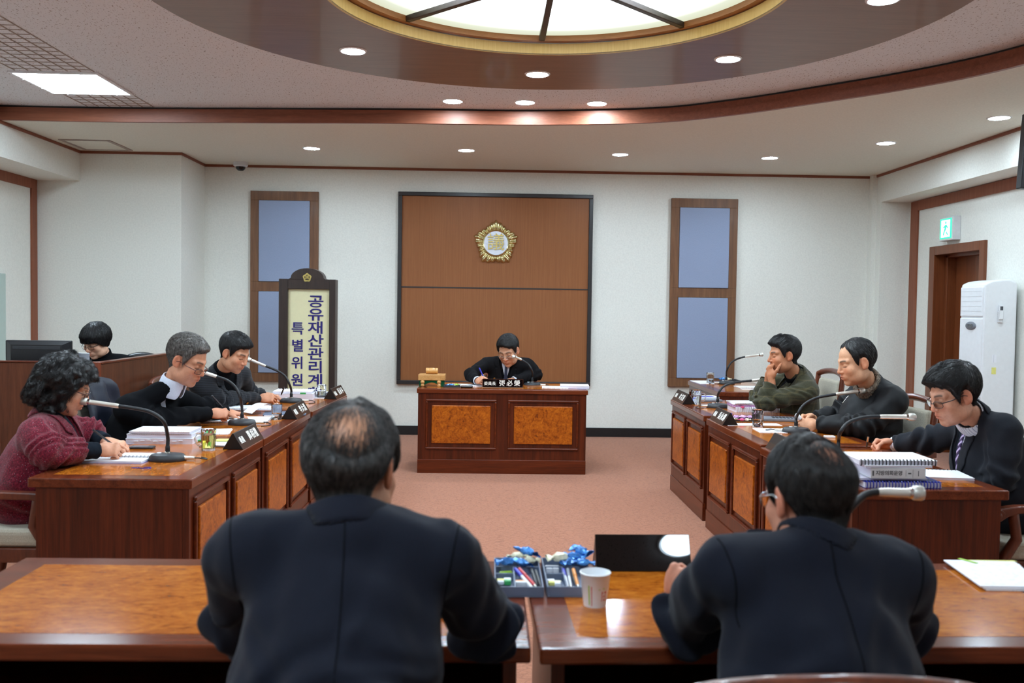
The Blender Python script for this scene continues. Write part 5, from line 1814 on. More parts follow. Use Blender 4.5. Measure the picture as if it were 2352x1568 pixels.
def hand_sdf(W, d, n, left, pose, s=1.0):
    """W wrist, d direction of the hand, n direction the palm faces; returns sdf and pinch point"""
    W, d, n = (np.array(x, float) for x in (W, d, n))
    d /= np.linalg.norm(d)
    n -= d * (n @ d); n /= np.linalg.norm(n)
    side = np.cross(n, d) * (1 if left else -1)                # toward the thumb
    fl, th, opp = POSES[pose]
    segs = []
    pal = .098 * s
    kn = []
    for i, (off, ln, r) in enumerate(((.030, .072, .0088), (.010, .080, .0090), (-.011, .074, .0086), (-.030, .060, .0078))):
        k = W + d * (pal - .006 * abs(i - 1) * s) + side * off * s + n * .001
        kn.append(k)
        a = 0
        p = k
        dirn = d + side * (off * 1.2)
        dirn /= np.linalg.norm(dirn)
        for j, frac in enumerate((.46, .30, .24)):
            a += math.radians(fl[i][j])
            v = dirn * math.cos(a) + n * math.sin(a)
            q = p + v * ln * frac * s
            segs.append((p, q, r * s * (1 - .10 * j), r * s * (1 - .10 * (j + 1))))
            p = q
        if i == 0:
            itip = p
    t0 = W + d * .028 * s + side * .030 * s + n * .006 * s
    v = d * math.cos(math.radians(th[0])) + (side * (1 - opp) + n * opp) * math.sin(math.radians(th[0])) * 1.3
    v /= np.linalg.norm(v)
    p = t0
    tgt = itip
    for j, (L_, r) in enumerate(((.042, .0125), (.034, .0105), (.027, .0092))):
        if j:
            w = tgt - p
            w /= np.linalg.norm(w)
            mixk = .55 if pose in ('write', 'hold', 'fist') else .25
            v = v * (1 - mixk) + w * mixk
            v /= np.linalg.norm(v)
        q = p + v * L_ * s
        segs.append((p, q, r * s, r * s * .9))
        p = q
    ttip = p
    c = (np.array(kn[0]) + kn[3]) / 2
    Rm = np.stack([side, d, n], 1).astype(F32)

    def f(P):
        D = ell(P, W + d * .052 * s, (.0405 * s, .056 * s, .0165 * s), Rm)
        D = smin(D, rc(P, kn[0] - n * .002, kn[3] - n * .002, .0115 * s, .0098 * s), .012)
        D = smin(D, rc(P, W - d * .03, W + d * .03, .0255 * s, .024 * s) , .02)
        D = smin(D, ell(P, t0 + d * .008, (.016 * s, .026 * s, .015 * s), Rm), .014)
        fing = None
        for i in range(0, 12, 3):
            g = None
            for a, b, ra, rb in segs[i:i + 3]:
                e = rc(P, a, b, ra, rb)
                g = e if g is None else smin(g, e, .003)
            D = smin(D, g, .0055)
        g = None
        for a, b, ra, rb in segs[12:]:
            e = rc(P, a, b, ra, rb)
            g = e if g is None else smin(g, e, .004)
        return smin(D, g, .007)
    pts = np.array([W - d * .05] + [x for sg in segs for x in sg[:2]])
    return f, pts.min(0) - .03, pts.max(0) + .03, (itip + ttip) / 2, d, n, side


# ------------------------------------------------------------------ strands
def strands(base_f, seeds, flow, count_pts, length, lift, r, rnd, curl=0):
    """fine tapered strands that follow the surface of base_f; returns verts, quads"""
    N = len(seeds)
    K = count_pts
    P = seeds.copy()
    L = length * rnd.uniform(.6, 1.25, N).astype(F32)
    pts = [P]
    dirs = []
    jit = rnd.normal(0, .22, (N, 3)).astype(F32)
    for k in range(K - 1):
        g = grad(base_f, P, .003)
        v = flow(P) + jit
        if curl:
            v = v + curl * np.stack([vnoise(P * 38 + 7), vnoise(P * 38 + 19), vnoise(P * 38 + 31)], 1)
        v = v - g * (v * g).sum(1, keepdims=True)
        v /= np.linalg.norm(v, axis=1, keepdims=True) + 1e-9
        Q = P + v * (L / (K - 1))[:, None]
        dd = base_f(Q)
        tgt = lift * (k + 1) / (K - 1) * rnd.uniform(-.2, 1.0, N).astype(F32)
        Q = Q + grad(base_f, Q, .003) * (tgt - dd)[:, None]
        pts.append(Q); dirs.append(v)
        P = Q
    dirs.append(dirs[-1])
    V = []
    for k in range(K):
        g = grad(base_f, pts[k], .003)
        s_ = np.cross(dirs[k], g)
        s_ /= np.linalg.norm(s_, axis=1, keepdims=True) + 1e-9
        rr = r * (1 - .75 * (k / (K - 1)) ** 2)
        V.append(np.stack([pts[k] + s_ * rr, pts[k] + g * rr, pts[k] - s_ * rr], 1))
    V = np.stack(V, 1)                                        # N,K,3,3
    base = (np.arange(N) * K * 3)[:, None]
    Q = []
    for k in range(K - 1):
        for j in range(3):
            a, b = k * 3 + j, k * 3 + (j + 1) % 3
            Q.append(np.concatenate([base + a, base + b, base + b + 3, base + a + 3], 1))
    return V.reshape(-1, 3), np.concatenate(Q)


def seeds_on(v, q, n, rnd, mask):
    a, b, c, d = (v[q[:, i]] for i in range(4))
    area = np.linalg.norm(np.cross(c - a, d - b), axis=1)
    cen = (a + b + c + d) / 4
    area = area * mask(cen)
    area /= area.sum()
    pick = rnd.choice(len(q), n, p=area)
    u, w = rnd.uniform(0, 1, (2, n, 1)).astype(F32)
    return (a[pick] * (1 - u) + b[pick] * u) * (1 - w) + (d[pick] * (1 - u) + c[pick] * u) * w


# ------------------------------------------------------------------ figure
def unit(v):
    v = np.asarray(v, float)
    return v / np.linalg.norm(v)


def person(label, mid, byaw, pelvis, head, hyaw, hpitch, hroll=0, hs=1.05, sw=.20, bw=1.0, arms=None, tone=(214, 168, 140), hands=('relax', 'relax'),
           hdir=(None, None), hnorm=(None, None), hair='short', hairm='hair_black', top=None, glasses=None, knees=True, res=.007, nose=1.0, jaw=1.0, stubble=.25,
           neckpt=None, legs_m='trouser', seed=1, female=False, slope=0.0, handscale=1.0):
    rnd = np.random.RandomState(seed)
    mid = np.array(mid, float); pelvis = np.array(pelvis, float); Hc = np.array(head, float)
    by = math.radians(byaw)
    fwd0 = np.array([math.cos(by), math.sin(by), 0])
    right = np.array([math.sin(by), -math.cos(by), slope]); right = unit(right)
    w = unit(mid - pelvis)
    u = unit(right - w * (right @ w))
    v = np.cross(w, u)
    Rb = np.stack([u, v, w], 1).astype(F32)
    SL, SR = mid - u * sw, mid + u * sw
    (EL, WL), (ER, WR) = [tuple(np.array(p, float) for p in a) for a in arms]
    hy, hp, hr = (math.radians(x) for x in (hyaw, hpitch, hroll))
    hf = np.array([math.cos(hy) * math.cos(hp), math.sin(hy) * math.cos(hp), -math.sin(hp)])
    hrt = np.array([math.sin(hy), -math.cos(hy), 0])
    hup = np.cross(hrt, hf)
    hrt, hup = hrt * math.cos(hr) + hup * math.sin(hr), hup * math.cos(hr) - hrt * math.sin(hr)
    Rh = np.stack([hrt, hf, hup], 1)                          # local -> world
    RhF = Rh.astype(F32)
    tl = lambda P: ((P - Hc.astype(F32)) @ RhF) / hs
    wl = lambda p: Hc + Rh @ (np.array(p, float) * hs)
    N = mid + w * .055 - v * .025 if neckpt is None else np.array(neckpt, float)
    nk_top = wl((0, -.022, -.050))
    chest = mid - w * .17 + v * .012
    belly = mid * .40 + pelvis * .60 + v * .03
    L = (mid - pelvis) @ w

    def torso(P, g):
        d = ell(P, chest, (.162 * bw + g, .112 * bw + g, .205 + g), Rb)
        d = smin(d, ell(P, belly, (.158 * bw + g, .128 * bw + g, .20 + g), Rb), .09)
        d = smin(d, ell(P, pelvis + w * .05, (.172 * bw + g, .142 * bw + g, .14 + g), Rb), .07)
        d = smin(d, rc(P, SL + u * .035 - w * .012, SR - u * .035 - w * .012, .055 * bw + g, .055 * bw + g), .05)
        d = smin(d, rc(P, N - w * .02, SL + u * .05 + w * .005, .050 + g * .6, .040 + g * .6), .035)
        d = smin(d, rc(P, N - w * .02, SR - u * .05 + w * .005, .050 + g * .6, .040 + g * .6), .035)
        return d

    def arm(P, S, E, W, g, cuff, foldamp=0):
        wd = unit(W - E)
        if foldamp:
            ax = unit(E - S); t = ((P - S.astype(F32)) @ ax.astype(F32)) / max(np.linalg.norm(E - S), 1e-6)
            ax2 = wd; t2 = ((P - E.astype(F32)) @ ax2.astype(F32)) / max(np.linalg.norm(W - E), 1e-6)
            nz = vnoise(P * 9 + seed)
            fo = np.sin(t * 19 + nz * 5) * np.exp(-((t - .95) / .32) ** 2) + np.sin(t2 * 17 + nz * 6) * np.exp(-((t2 - .12) / .30) ** 2)
            fo = fo + .7 * vnoise(P * nv(26, 26, 15) + 11) + .6 * np.sin(t2 * 26 + nz * 5) * np.exp(-((t2 - .9) / .22) ** 2)
            fo = fo * foldamp
        else:
            fo = 0
        up = rc(P, S - w * .012, E, .057 * bw + g, .047 * bw + g)
        lo = rc(P, E, W, .047 * bw + g, .033 + g)
        if cuff is not None:
            lo = smax(lo + fo, (P - (W + wd * cuff).astype(F32)) @ wd.astype(F32), .006)
        return smin(up + fo, lo, .022)

    # ---- body: one continuous skin mesh
    def neck(P, g=0):
        return rc(P, N - w * .05, nk_top, .058 * (0.9 if female else 1.0) + g, .053 * (0.88 if female else 1.0) + g)

    def head_w(P):
        d = head_f(tl(P), nose, jaw) * hs
        return smin(d, neck(P), .022)
    corners = np.array([wl((x, y, z)) for x in (-.1, .1) for y in (-.13, .13) for z in (-.13, .14)])
    lo_, hi_ = corners.min(0), corners.max(0)
    lo_ = np.minimum(lo_, N - .07); hi_ = np.maximum(hi_, N + .07)
    hv, hq = polygonize(head_w, lo_ - .01, hi_ + .01, .0027 if res < .006 or hs else .0027)
    parts_v, parts_q, parts_c = [hv], [hq], [skin_color(tl(hv), tone, stubble=stubble, brow_on=.8 if female else 1.0)]
    pinch = {}
    for k, (left, E, W) in enumerate(((True, EL, WL), (False, ER, WR))):
        d = hdir[k] if hdir[k] is not None else unit(W - E)
        n = hnorm[k] if hnorm[k] is not None else (0, 0, -1)
        f, l_, h_, pp, dd, nn, sd = hand_sdf(W, d, n, left, hands[k], handscale)
        hv2, hq2 = polygonize(f, l_, h_, .0022)
        parts_q.append(hq2 + sum(len(x) for x in parts_v)); parts_v.append(hv2)
        base = np.array(lin(tone)[:3], F32)
        parts_c.append(np.tile(base * nv(1.0, .93, .90), (len(hv2), 1)))
        pinch['L' if left else 'R'] = (pp, dd, nn, sd)

    def trunk(P):
        d = torso(P, -.016)
        for S, E, W in ((SL, EL, WL), (SR, ER, WR)):
            d = smin(d, arm(P, S, E, W, -.026, .0), .015)
        return smin(d, neck(P, -.006), .02)
    allp = np.array([SL, SR, EL, ER, WL, WR, pelvis, N])
    blo, bhi = allp.min(0) - .24, allp.max(0) + .24
    tv, tq = polygonize(trunk, blo, bhi, .012)
    parts_q.append(tq + sum(len(x) for x in parts_v)); parts_v.append(tv)
    parts_c.append(np.tile(np.array(lin(tone)[:3], F32), (len(tv), 1)))
    origin = np.array([pelvis[0], pelvis[1], 0.0])
    body = np_mesh('person', np.concatenate(parts_v), np.concatenate(parts_q), M['skin'], None, np.concatenate(parts_c), origin=origin)
    body.location = origin
    tag(body, label, 'person')
    OB = dict(parent=body, origin=origin)

    def add(name, f, lo, hi, h, m, proj=None):
        return sdf_obj(name, f, lo, hi, h, M[m] if isinstance(m, str) else m, body, origin)

    # ---- hair
    bald = hair.get('bald')
    zfr, ztm, zsd, znp = hair.get('line', (.072, .052, -.018, -.078))
    tt, ts, tb = hair.get('thick', (.018, .010, .012))
    sweep = hair.get('sweep', 0)

    def hbase(P):
        q = tl(P)
        return smin(skull(q) * hs, neck(P), .02)

    def hair_f(P):
        q = tl(P)
        sk = smin(skull(q), neck(P) / hs, .02)
        th = np.abs(np.arctan2(q[:, 0], q[:, 1]))
        t = np.interp(q[:, 2], [-.09, -.02, .04, .10], [.003, ts, (ts + tt) / 2, tt]).astype(F32)
        t = t + (tb - ts) * sstep(1.7, 2.6, th) * sstep(-.07, .0, q[:, 2])
        t = t + hair.get('front', .006) * sstep(.9, .2, th) * sstep(.05, .09, q[:, 2])
        if hair.get('prof'):
            zl = np.interp(np.degrees(th), [a for a, _ in hair['prof']], [b for _, b in hair['prof']]).astype(F32)
        else:
            zl = hairline(q, zfr, ztm, zsd, znp)
        if sweep:
            zl = zl - sweep * sstep(-.01, .05 * np.sign(sweep) if False else .05, q[:, 0] * hair.get('side', 1)) * sstep(1.25, .6, th)
        zl = zl + .004 * vnoise(q * nv(70, 70, 20) + 9)
        if hair.get('taper', True):
            t = .0015 + (t - .0015) * sstep(-.004, hair.get('fade', .034), q[:, 2] - zl)
        nz = vnoise(q * nv(60, 60, 34) + 3) * .0022 + vnoise(q * nv(150, 150, 60)) * .0010
        if hair.get('wavy'):
            nz = nz + hair['wavy'] * (vnoise(q * 34 + 5) + .5 * vnoise(q * 70))
        if bald:
            bc, br, bs = bald
            rb = np.sqrt(((q - np.asarray(bc, F32)) ** 2).sum(1))
            t = t - .030 * (1 - sstep(br - bs, br + bs, rb))
        d = sk - t - nz
        d = smax(d, (zl - q[:, 2]) * .75 + nz * 2, .010)
        for c, r in hair.get('blobs', ()):
            d = smin(d, ell(q, c, r) - nz * 1.5, .02)
        for c, r in hair.get('cut', ()):
            d = smax(d, -ell(q, c, r), .008)
        return d * hs
    gx = hair.get('grow', .045)
    v_, q_ = polygonize(hair_f, lo_ - gx, hi_ + gx, .0034)
    wc = np.asarray(hair.get('whorl', (0.01, -.06, .11)), F32)
    fx = np.asarray(hair.get('flow', (0, 0, 0)), F32)

    def flow(P):
        q = tl(P)
        d = q - wc
        d = d / (np.linalg.norm(d, axis=1, keepdims=True) + 1e-6) + fx + nv(0, 0, -.35)
        return d @ RhF.T
    ns = hair.get('n', 3500)
    if ns:
        sd_ = seeds_on(v_, q_, ns, rnd, lambda c: ((tl(c)[:, 2] > .012) | (tl(c)[:, 1] < -.02) | bool(hair.get('curl'))).astype(float))
        sv, sq = strands(hair_f, sd_, flow, 5, hair.get('len', .040) * hs, hair.get('lift', .004), hair.get('r', .0007), rnd, hair.get('curl', 0))
        V, Q = np.concatenate([v_, sv]), np.concatenate([q_, sq + len(v_)])
        if bald and hair.get('wisps'):
            bc, br, bs = bald
            m = lambda c: np.exp(-((np.sqrt(((tl(c) - np.asarray(bc, F32)) ** 2).sum(1)) - br * hair.get('wr', .9)) / (.45 * br)) ** 2)
            sd2 = seeds_on(hv, hq, hair['wisps'], rnd, lambda c: m(c) * (tl(c)[:, 2] > .03) * (tl(c)[:, 1] < .075))
            sv, sq = strands(lambda P: head_w(P), sd2, flow, 5, .045 * hs, .006, .00045, rnd)
            Q = np.concatenate([Q, sq + len(V)]); V = np.concatenate([V, sv])
    else:
        V, Q = v_, q_
    np_mesh('hair', V, Q, M[hairm], body, origin=origin)

    # ---- clothing
    kind = top['kind']; g = top.get('g', .020); fa = top.get('fold', .0055); cuff = top.get('cuff', -.012)
    hem = top.get('hem', .0)

    def uvw(P):
        q = (P - mid.astype(F32)) @ Rb
        return q[:, 0], q[:, 1], q[:, 2]
    vb, vt = top.get('v', (None, None)) if top.get('v') else (None, None)

    def vwedge(P, vbot, half_top, wtop=.09, shift=0):
        uu, vv, ww = uvw(P)
        hwid = half_top * (ww - vbot) / (wtop - vbot)
        return np.maximum(np.maximum((np.abs(uu) - hwid) * .85, vbot - ww), np.maximum(-vv, torso(P, 0) - .045))

    def garment(P, g=g, fold=True):
        uu, vv, ww = uvw(P)
        d = torso(P, g)
        if fold:
            nz = vnoise(P * 7 + seed * 3)
            d = d + fa * .7 * vnoise(P * nv(11, 11, 7) + 5 + seed) + fa * .45 * vnoise(P * nv(24, 24, 13) + 2)
            d = d + fa * .8 * np.sin(ww * 55 + uu * 30 * np.sign(uu) + nz * 5) * np.exp(-((ww + .34) / .13) ** 2)
        for u0, w0, an, lx, ly, amp, wl_ in (top.get('creases', ()) if fold else ()):
            ca, sa = math.cos(math.radians(an)), math.sin(math.radians(an))
            xx = (uu - u0) * ca + (ww - w0) * sa
            yy = -(uu - u0) * sa + (ww - w0) * ca
            d = d + amp * np.sin(yy * (6.283 / wl_) + 3 * vnoise(P * 11) + xx * 9) * np.exp(-(xx / lx) ** 2 - (yy / ly) ** 2) * (vv < .03)
        for S, E, W in ((SL, EL, WL), (SR, ER, WR)):
            d = smin(d, arm(P, S, E, W, g * top.get('sleeve', .5), cuff, fa if fold else 0), .020)
        d = smax(d, -(ww + L - hem), .01)
        d = smax(d, -neck(P, top.get('neckgap', .004)), .006)
        return d
    GARM = garment
    if top.get('v'):
        def GARM(P):
            return smax(garment(P), -vwedge(P, vb, vt), .006)
    bl2, bh2 = blo - .02, bhi + .02
    jn = {'suit': 'jacket', 'sweater': 'sweater', 'zip': 'zip_jacket', 'coat': 'coat', 'turtle': 'turtleneck'}[kind]
    jak = sdf_obj(jn, GARM, bl2, bh2, res, M[top['m']], body, origin)
    clo, chi = mid - .30, mid + .26
    near = lambda P: None
    if kind in ('suit', 'coat', 'zip') and top.get('v'):
        lw = top.get('lapel', .052)

        def lapel(P):
            uu, vv, ww = uvw(P)
            hwid = vt * (ww - vb) / (.09 - vb)
            e = np.abs(uu) - hwid
            notch = lw * np.clip((ww - vb) / .10, .05, 1) * (1 - .55 * sstep(.0, .012, np.abs(ww - .015) * -1 + .012))
            d = np.abs(garment(P) - .004) - .0032
            d = np.maximum(d, np.maximum(-e - .004, e - notch) * .85)
            d = np.maximum(d, np.maximum(vb - ww, -vv + .0))
            return np.maximum(d, ww - .085)
        add('lapel', lapel, clo, chi, .0045, top['m'])

        def jcollar(P):
            uu, vv, ww = uvw(P)
            nd = neck(P)
            ax_ = unit(nk_top - N).astype(F32)
            t = (P - N.astype(F32)) @ ax_
            f_ = smin(nd - .011, garment(P, fold=False) + .002, .022)
            d = np.abs(f_ - .004) - .0035
            d = np.maximum(d, np.maximum(t - top.get('ch', .034), nd - top.get('cw', .036) + .6 * np.clip(-.02 - t, 0, .1)))
            return smax(d, vv - .035, .006)
        add('collar', jcollar, N - .13, N + .13, .0032, top['m'])
    if top.get('shirt'):
        sv_ = top.get('vest')

        def shirt(P):
            uu, vv, ww = uvw(P)
            d = torso(P, .007)
            d = np.maximum(d, np.maximum(np.abs(uu) - .115, np.maximum(-.26 - ww, -vv - .02)))
            return smax(d, -neck(P, .0015), .004)
        add('shirt', shirt, clo, chi, .006, top['shirt'])

        def scollar(P):
            uu, vv, ww = uvw(P)
            nd = neck(P)
            ax_ = unit(nk_top - N).astype(F32)
            t = (P - N.astype(F32)) @ ax_
            front = sstep(.0, .06, vv)
            d = np.abs(nd - .006 - .010 * sstep(.05, .0, t)) - .0032
            gap = np.abs(uu) - .006 - top.get('open', .3) * np.clip(.035 - t, 0, 1)
            d = np.maximum(d, np.maximum(t - top.get('sch', .040) + .010 * front, -t - .012 - top.get('scf', .040) * front))
            return np.maximum(d, np.where(vv > .03, -gap, -1))
        if not top.get('nocollar'):
            add('shirt_collar', scollar, N - .13, N + .13, .0036, top['shirt'])
        for W, E, nm in ((WL, EL, 'l'), (WR, ER, 'r')):
            if top.get('cuffs', True):
                wd = unit(W - E)

                def cf(P):
                    t = (P - W.astype(F32)) @ wd.astype(F32)
                    q = P - W.astype(F32) - t[:, None] * wd.astype(F32)
                    return np.maximum(np.abs(np.sqrt((q * q).sum(1)) - .0365) - .003, np.maximum(-t - .05, t - .004 - cuff - .012))
                add('shirt_cuff', cf, W - .08, W + .08, .004, top.get('cuffm', top['shirt']))
        if sv_:
            vvb, vvt = sv_

            def vest(P):
                uu, vv, ww = uvw(P)
                d = torso(P, .0125)
                d = np.maximum(d, np.maximum(np.abs(uu) - .13, np.maximum(-.30 - ww, -vv)))
                return smax(smax(d, -vwedge(P, vvb, vvt), .005), -neck(P, .016), .004)
            add('vest', vest, clo - .03, chi, .006, top.get('vestm', 'knit_navy'))
        if top.get('tie'):
            def tie(P):
                uu, vv, ww = uvw(P)
                d = np.abs(torso(P, .012)) - .0035
                wid = np.where(ww > .035, .019, .011 + .07 * np.clip(.035 - ww, 0, .25) * .9)
                d = np.maximum(d, np.maximum(np.abs(uu) - wid, np.maximum(ww - .075, -.24 - ww)))
                d = np.maximum(d, -vv)
                k = ell(P, N + v * .070 + w * .002, (.019, .014, .020), Rb)
                return smin(d, k, .006)
            add('tie', tie, clo, chi, .004, top['tie'])
    if top.get('innercuff'):
        for W, E in ((WL, EL), (WR, ER)):
            wd = unit(W - E)

            def cf2(P):
                t = (P - W.astype(F32)) @ wd.astype(F32)
                q = P - W.astype(F32) - t[:, None] * wd.astype(F32)
                return smax(np.sqrt((q * q).sum(1)) - .040 + .002 * vnoise(P * 60), np.maximum(-t - .12, t - .002), .004)
            add('inner_cuff', cf2, W - .14, W + .12, .004, top['innercuff'])
    if top.get('roll'):
        def rollneck(P):
            ax_ = unit(nk_top - N).astype(F32)
            t = (P - N.astype(F32)) @ ax_
            d = np.abs(neck(P) - .007) - .006
            return smax(d, np.maximum(t - top.get('rollh', .055), -.04 - t), .006)
        add('roll_neck', rollneck, N - .13, N + .13, .004, top['roll'])
    if top.get('under'):
        def under(P):
            uu, vv, ww = uvw(P)
            d = torso(P, .010)
            d = np.maximum(d, np.maximum(np.abs(uu) - .13, np.maximum(-.30 - ww, -vv)))
            return smax(d, -neck(P, .002), .004)
        add('inner_top', under, clo - .03, chi, .006, top['under'])
    if top.get('fur'):
        def fur(P):
            ax_ = unit(nk_top - N).astype(F32)
            t = (P - N.astype(F32)) @ ax_
            d = np.abs(neck(P) - .016) - .012 - .005 * vnoise(P * 120)
            return smax(d, np.maximum(t - .055, -.02 - t), .012)
        add('fur_collar', fur, N - .13, N + .13, .004, 'fur')

        def zipc(P):
            uu, vv, ww = uvw(P)
            d = np.abs(garment(P) - .002) - .003
            return np.maximum(d, np.maximum(np.abs(uu - .10) - .004, np.maximum(np.abs(ww + .10) - .03, -vv)))
        add('zip_pull', zipc, clo, chi, .0035, 'chrome')
    if top.get('badge'):
        bp = mid + u * top['badge'][0] + w * top['badge'][1] + v * .3
        vv_ = bp.astype(F32)[None]
        for _ in range(40):
            vv_ = vv_ - (v * max(float(garment(vv_)[0]), -.01)).astype(F32) * .8
        p = vv_[0].astype(float) + v * .005 - origin
        MB().lathe([(0, .004), (.007, .003), (.011, 0), (0, -.002)], p, 10, R=Matrix([list(r) for r in np.stack([u, w, v], 1)])).build('lapel_badge', M['badge_gold'], body, smooth=40)
    if top.get('seams'):
        def proj(pts, dr):
            X = np.array(pts, F32)
            for _ in range(60):
                X = X + np.asarray(dr, F32) * (np.clip(garment(X), -.02, .05) * .7)[:, None]
            return [Vector(x - origin) for x in X.astype(float)]
        ln_ = [mid + w * (.055 - t) + u * (.008 * math.sin(t * 6)) - v * .30 for t in np.linspace(.0, L - .02, 30)]
        MB().tube(proj(ln_, v), .0016, 6).build('back_seam', M['knit_black'], body, smooth=60)
        for s_, S, E in ((-1, SL, EL), (1, SR, ER)):
            pts = []
            for t in np.linspace(0, 1, 16):
                pts.append(S + u * s_ * (.020 - .030 * t) + w * (.045 - .17 * t) - v * (.26))
            MB().tube(proj(pts, v), .0016, 6).build('armhole_seam', M['knit_black'], body, smooth=60)

    # ---- legs
    if knees:
        f2 = unit(np.array([v[0], v[1], 0]))
        r2 = np.array([f2[1], -f2[0], 0])
        KN = [pelvis + r2 * s_ * .11 + f2 * .40 + np.array([0, 0, .0]) - np.array([0, 0, pelvis[2] - .53]) for s_ in (-1, 1)]
        AN = [k - f2 * .06 - np.array([0, 0, k[2] - .10]) for k in KN]

        def legs(P):
            d = None
            for s_, k, a in zip((-1, 1), KN, AN):
                hp_ = pelvis + r2 * s_ * .095
                e = smin(rc(P, hp_, k, .092, .068), rc(P, k, a, .068, .055), .03)
                d = e if d is None else smin(d, e, .03)
            d = smin(d, ell(P, pelvis, (.175 * bw, .15, .12), Rb), .05)
            return d + .004 * vnoise(P * 14)
        ap = np.array(KN + AN + [pelvis])
        sdf_obj('skirt' if female and False else 'trousers', legs, ap.min(0) - .2, ap.max(0) + .2, .012, M[legs_m], body, origin)
        for a in AN:
            fl_ = a * np.array([1, 1, 0])

            def shoe(P):
                return smax(smin(ell(P, fl_ + f2 * .13 + np.array([0, 0, .035]), (.045, .085, .035), np.stack([r2, f2, [0, 0, 1]], 1).astype(F32)),
                                 rc(P, fl_ + np.array([0, 0, .05]), fl_ + np.array([0, 0, .11]), .045, .045), .04), -P[:, 2] + .002, .004)
            sdf_obj('shoe', shoe, fl_ - .26, fl_ + np.array([.26, .26, .22]), .008, M['shoe'], body, origin)

    # ---- glasses
    if glasses:
        gm, gz, gw, gh = glasses[:4]
        gy = .1015
        G4 = Matrix([list(r) for r in Rh])
        loc = lambda p: Vector(wl(p) - origin)
        b = MB()
        for s_ in (-1, 1):
            pts = []
            for k in range(22):
                a = 2 * PI * k / 22
                ca, sa = math.cos(a), math.sin(a)
                px_ = .0335 + gw * math.copysign(abs(ca) ** .6, ca)
                pz_ = gz + gh * math.copysign(abs(sa) ** .6, sa)
                pts.append(loc((s_ * px_, gy - .35 * max(0, px_ - .03), pz_)))
            b.tube(pts, glasses[4] if len(glasses) > 4 else .0011, 6, closed=True)
            b.tube([loc((s_ * (.0335 + gw), gy - .35 * gw, gz + gh * .5)), loc((s_ * .077, .055, gz + .010)), loc((s_ * .0835, .005, gz + .014)), loc((s_ * .083, -.020, gz + .002))], [.0022, .0022, .0018, .0014], 6)
        b.tube([loc((-.0115, gy, gz + .003)), loc((0, gy + .005, gz + .006)), loc((.0115, gy, gz + .003))], .0014, 6)
        fr_ = b.build('glasses', M[gm], body, smooth=60)
        for s_ in (-1, 1):
            pts = [loc((s_ * (.0335 + gw * math.copysign(abs(math.cos(a)) ** .6, math.cos(a))), gy - .002 - .35 * max(0, gw * math.cos(a)), gz + gh * math.copysign(abs(math.sin(a)) ** .6, math.sin(a)))) for a in [2 * PI * k / 22 for k in range(22)]]
            MB().add(pts, [tuple(range(22))]).build('lens', M['lens'], fr_)
    return body, pinch


def pen_held(label, pk, body='charcoal', cap=None, length=.14, down=.045, lean=None, r=.0045):
    """pen through the pinch point of a writing hand, its tip resting on the page"""
    pp, d, n, sd = pk
    tip = Vector(pp + unit(d) * .020); tip.z = lean[3] if lean else max(.756, pp[2] - down)
    rear = Vector(lean[:3]) if lean else (Vector(-d) * .5 + Vector((0, 0, 1)))
    ax = (Vector(pp) - tip).normalized() if not lean else rear.normalized()
    pen(label, tip, tip + ax * length, body, cap, r, 'pens in hands')
# ------------------------------------------------------------------ the nine people
def ad(px, py, Y, zmin=.79):
    """arm joint kept above the desk top"""
    p = at(px, py, Y)
    p.z = max(p.z, zmin)
    return p


DN = lambda x, y: (x, y, -1.0)

# --- woman in red tweed, nearest at left
_, pk = person('woman in red tweed coat with wavy black hair writing at the nearest left desk',
       at(116, 985, 4.40), 8, (-2.13, 4.38, .56), at(152, 890, 4.40), 17, 22, hs=1.0, sw=.175, bw=1.12,
       arms=((ad(205, 1000, 4.66, .84), ad(240, 1014, 4.60)), (ad(108, 1060, 4.16, .83), ad(222, 1034, 4.36, .79))),
       hands=('relax', 'write'), hdir=((1, -.1, -.15), (1, .25, .02)), hnorm=(DN(0, .2), (0, .75, -.7)), tone=(222, 166, 134), female=True, handscale=.95, legs_m='tweed_red',
       hair=dict(n=5200, prof=[(0, .066), (25, .06), (45, .04), (62, .0), (72, -.075), (88, -.105), (110, -.125), (180, -.13)], thick=(.030, .034, .046), wavy=.010,
                 blobs=[((0, -.095, -.045), (.095, .06, .085)), ((.045, -.02, -.07), (.05, .065, .055)), ((-.05, -.02, -.07), (.045, .06, .055))],
                 len=.06, lift=.012, r=.0007, curl=1.2, flow=(0, -.5, -.3), fade=.012, front=.012, grow=.09),
       top=dict(kind='coat', m='tweed_red', g=.026, v=(-.16, .07), lapel=.055, under='knit_navy', roll='knit_navy', badge=(-.10, -.09), fold=.008, hem=-.12, sleeve=.7, cuff=-.075, innercuff='knit_navy'),
       glasses=('frame_brown', -.002, .024, .015, .0018), seed=4)
pen('black pen in the hand of the woman in red tweed', on(281, 1037, .769), at(214, 987, 4.34), 'charcoal', None, .005, 'pens in hands')

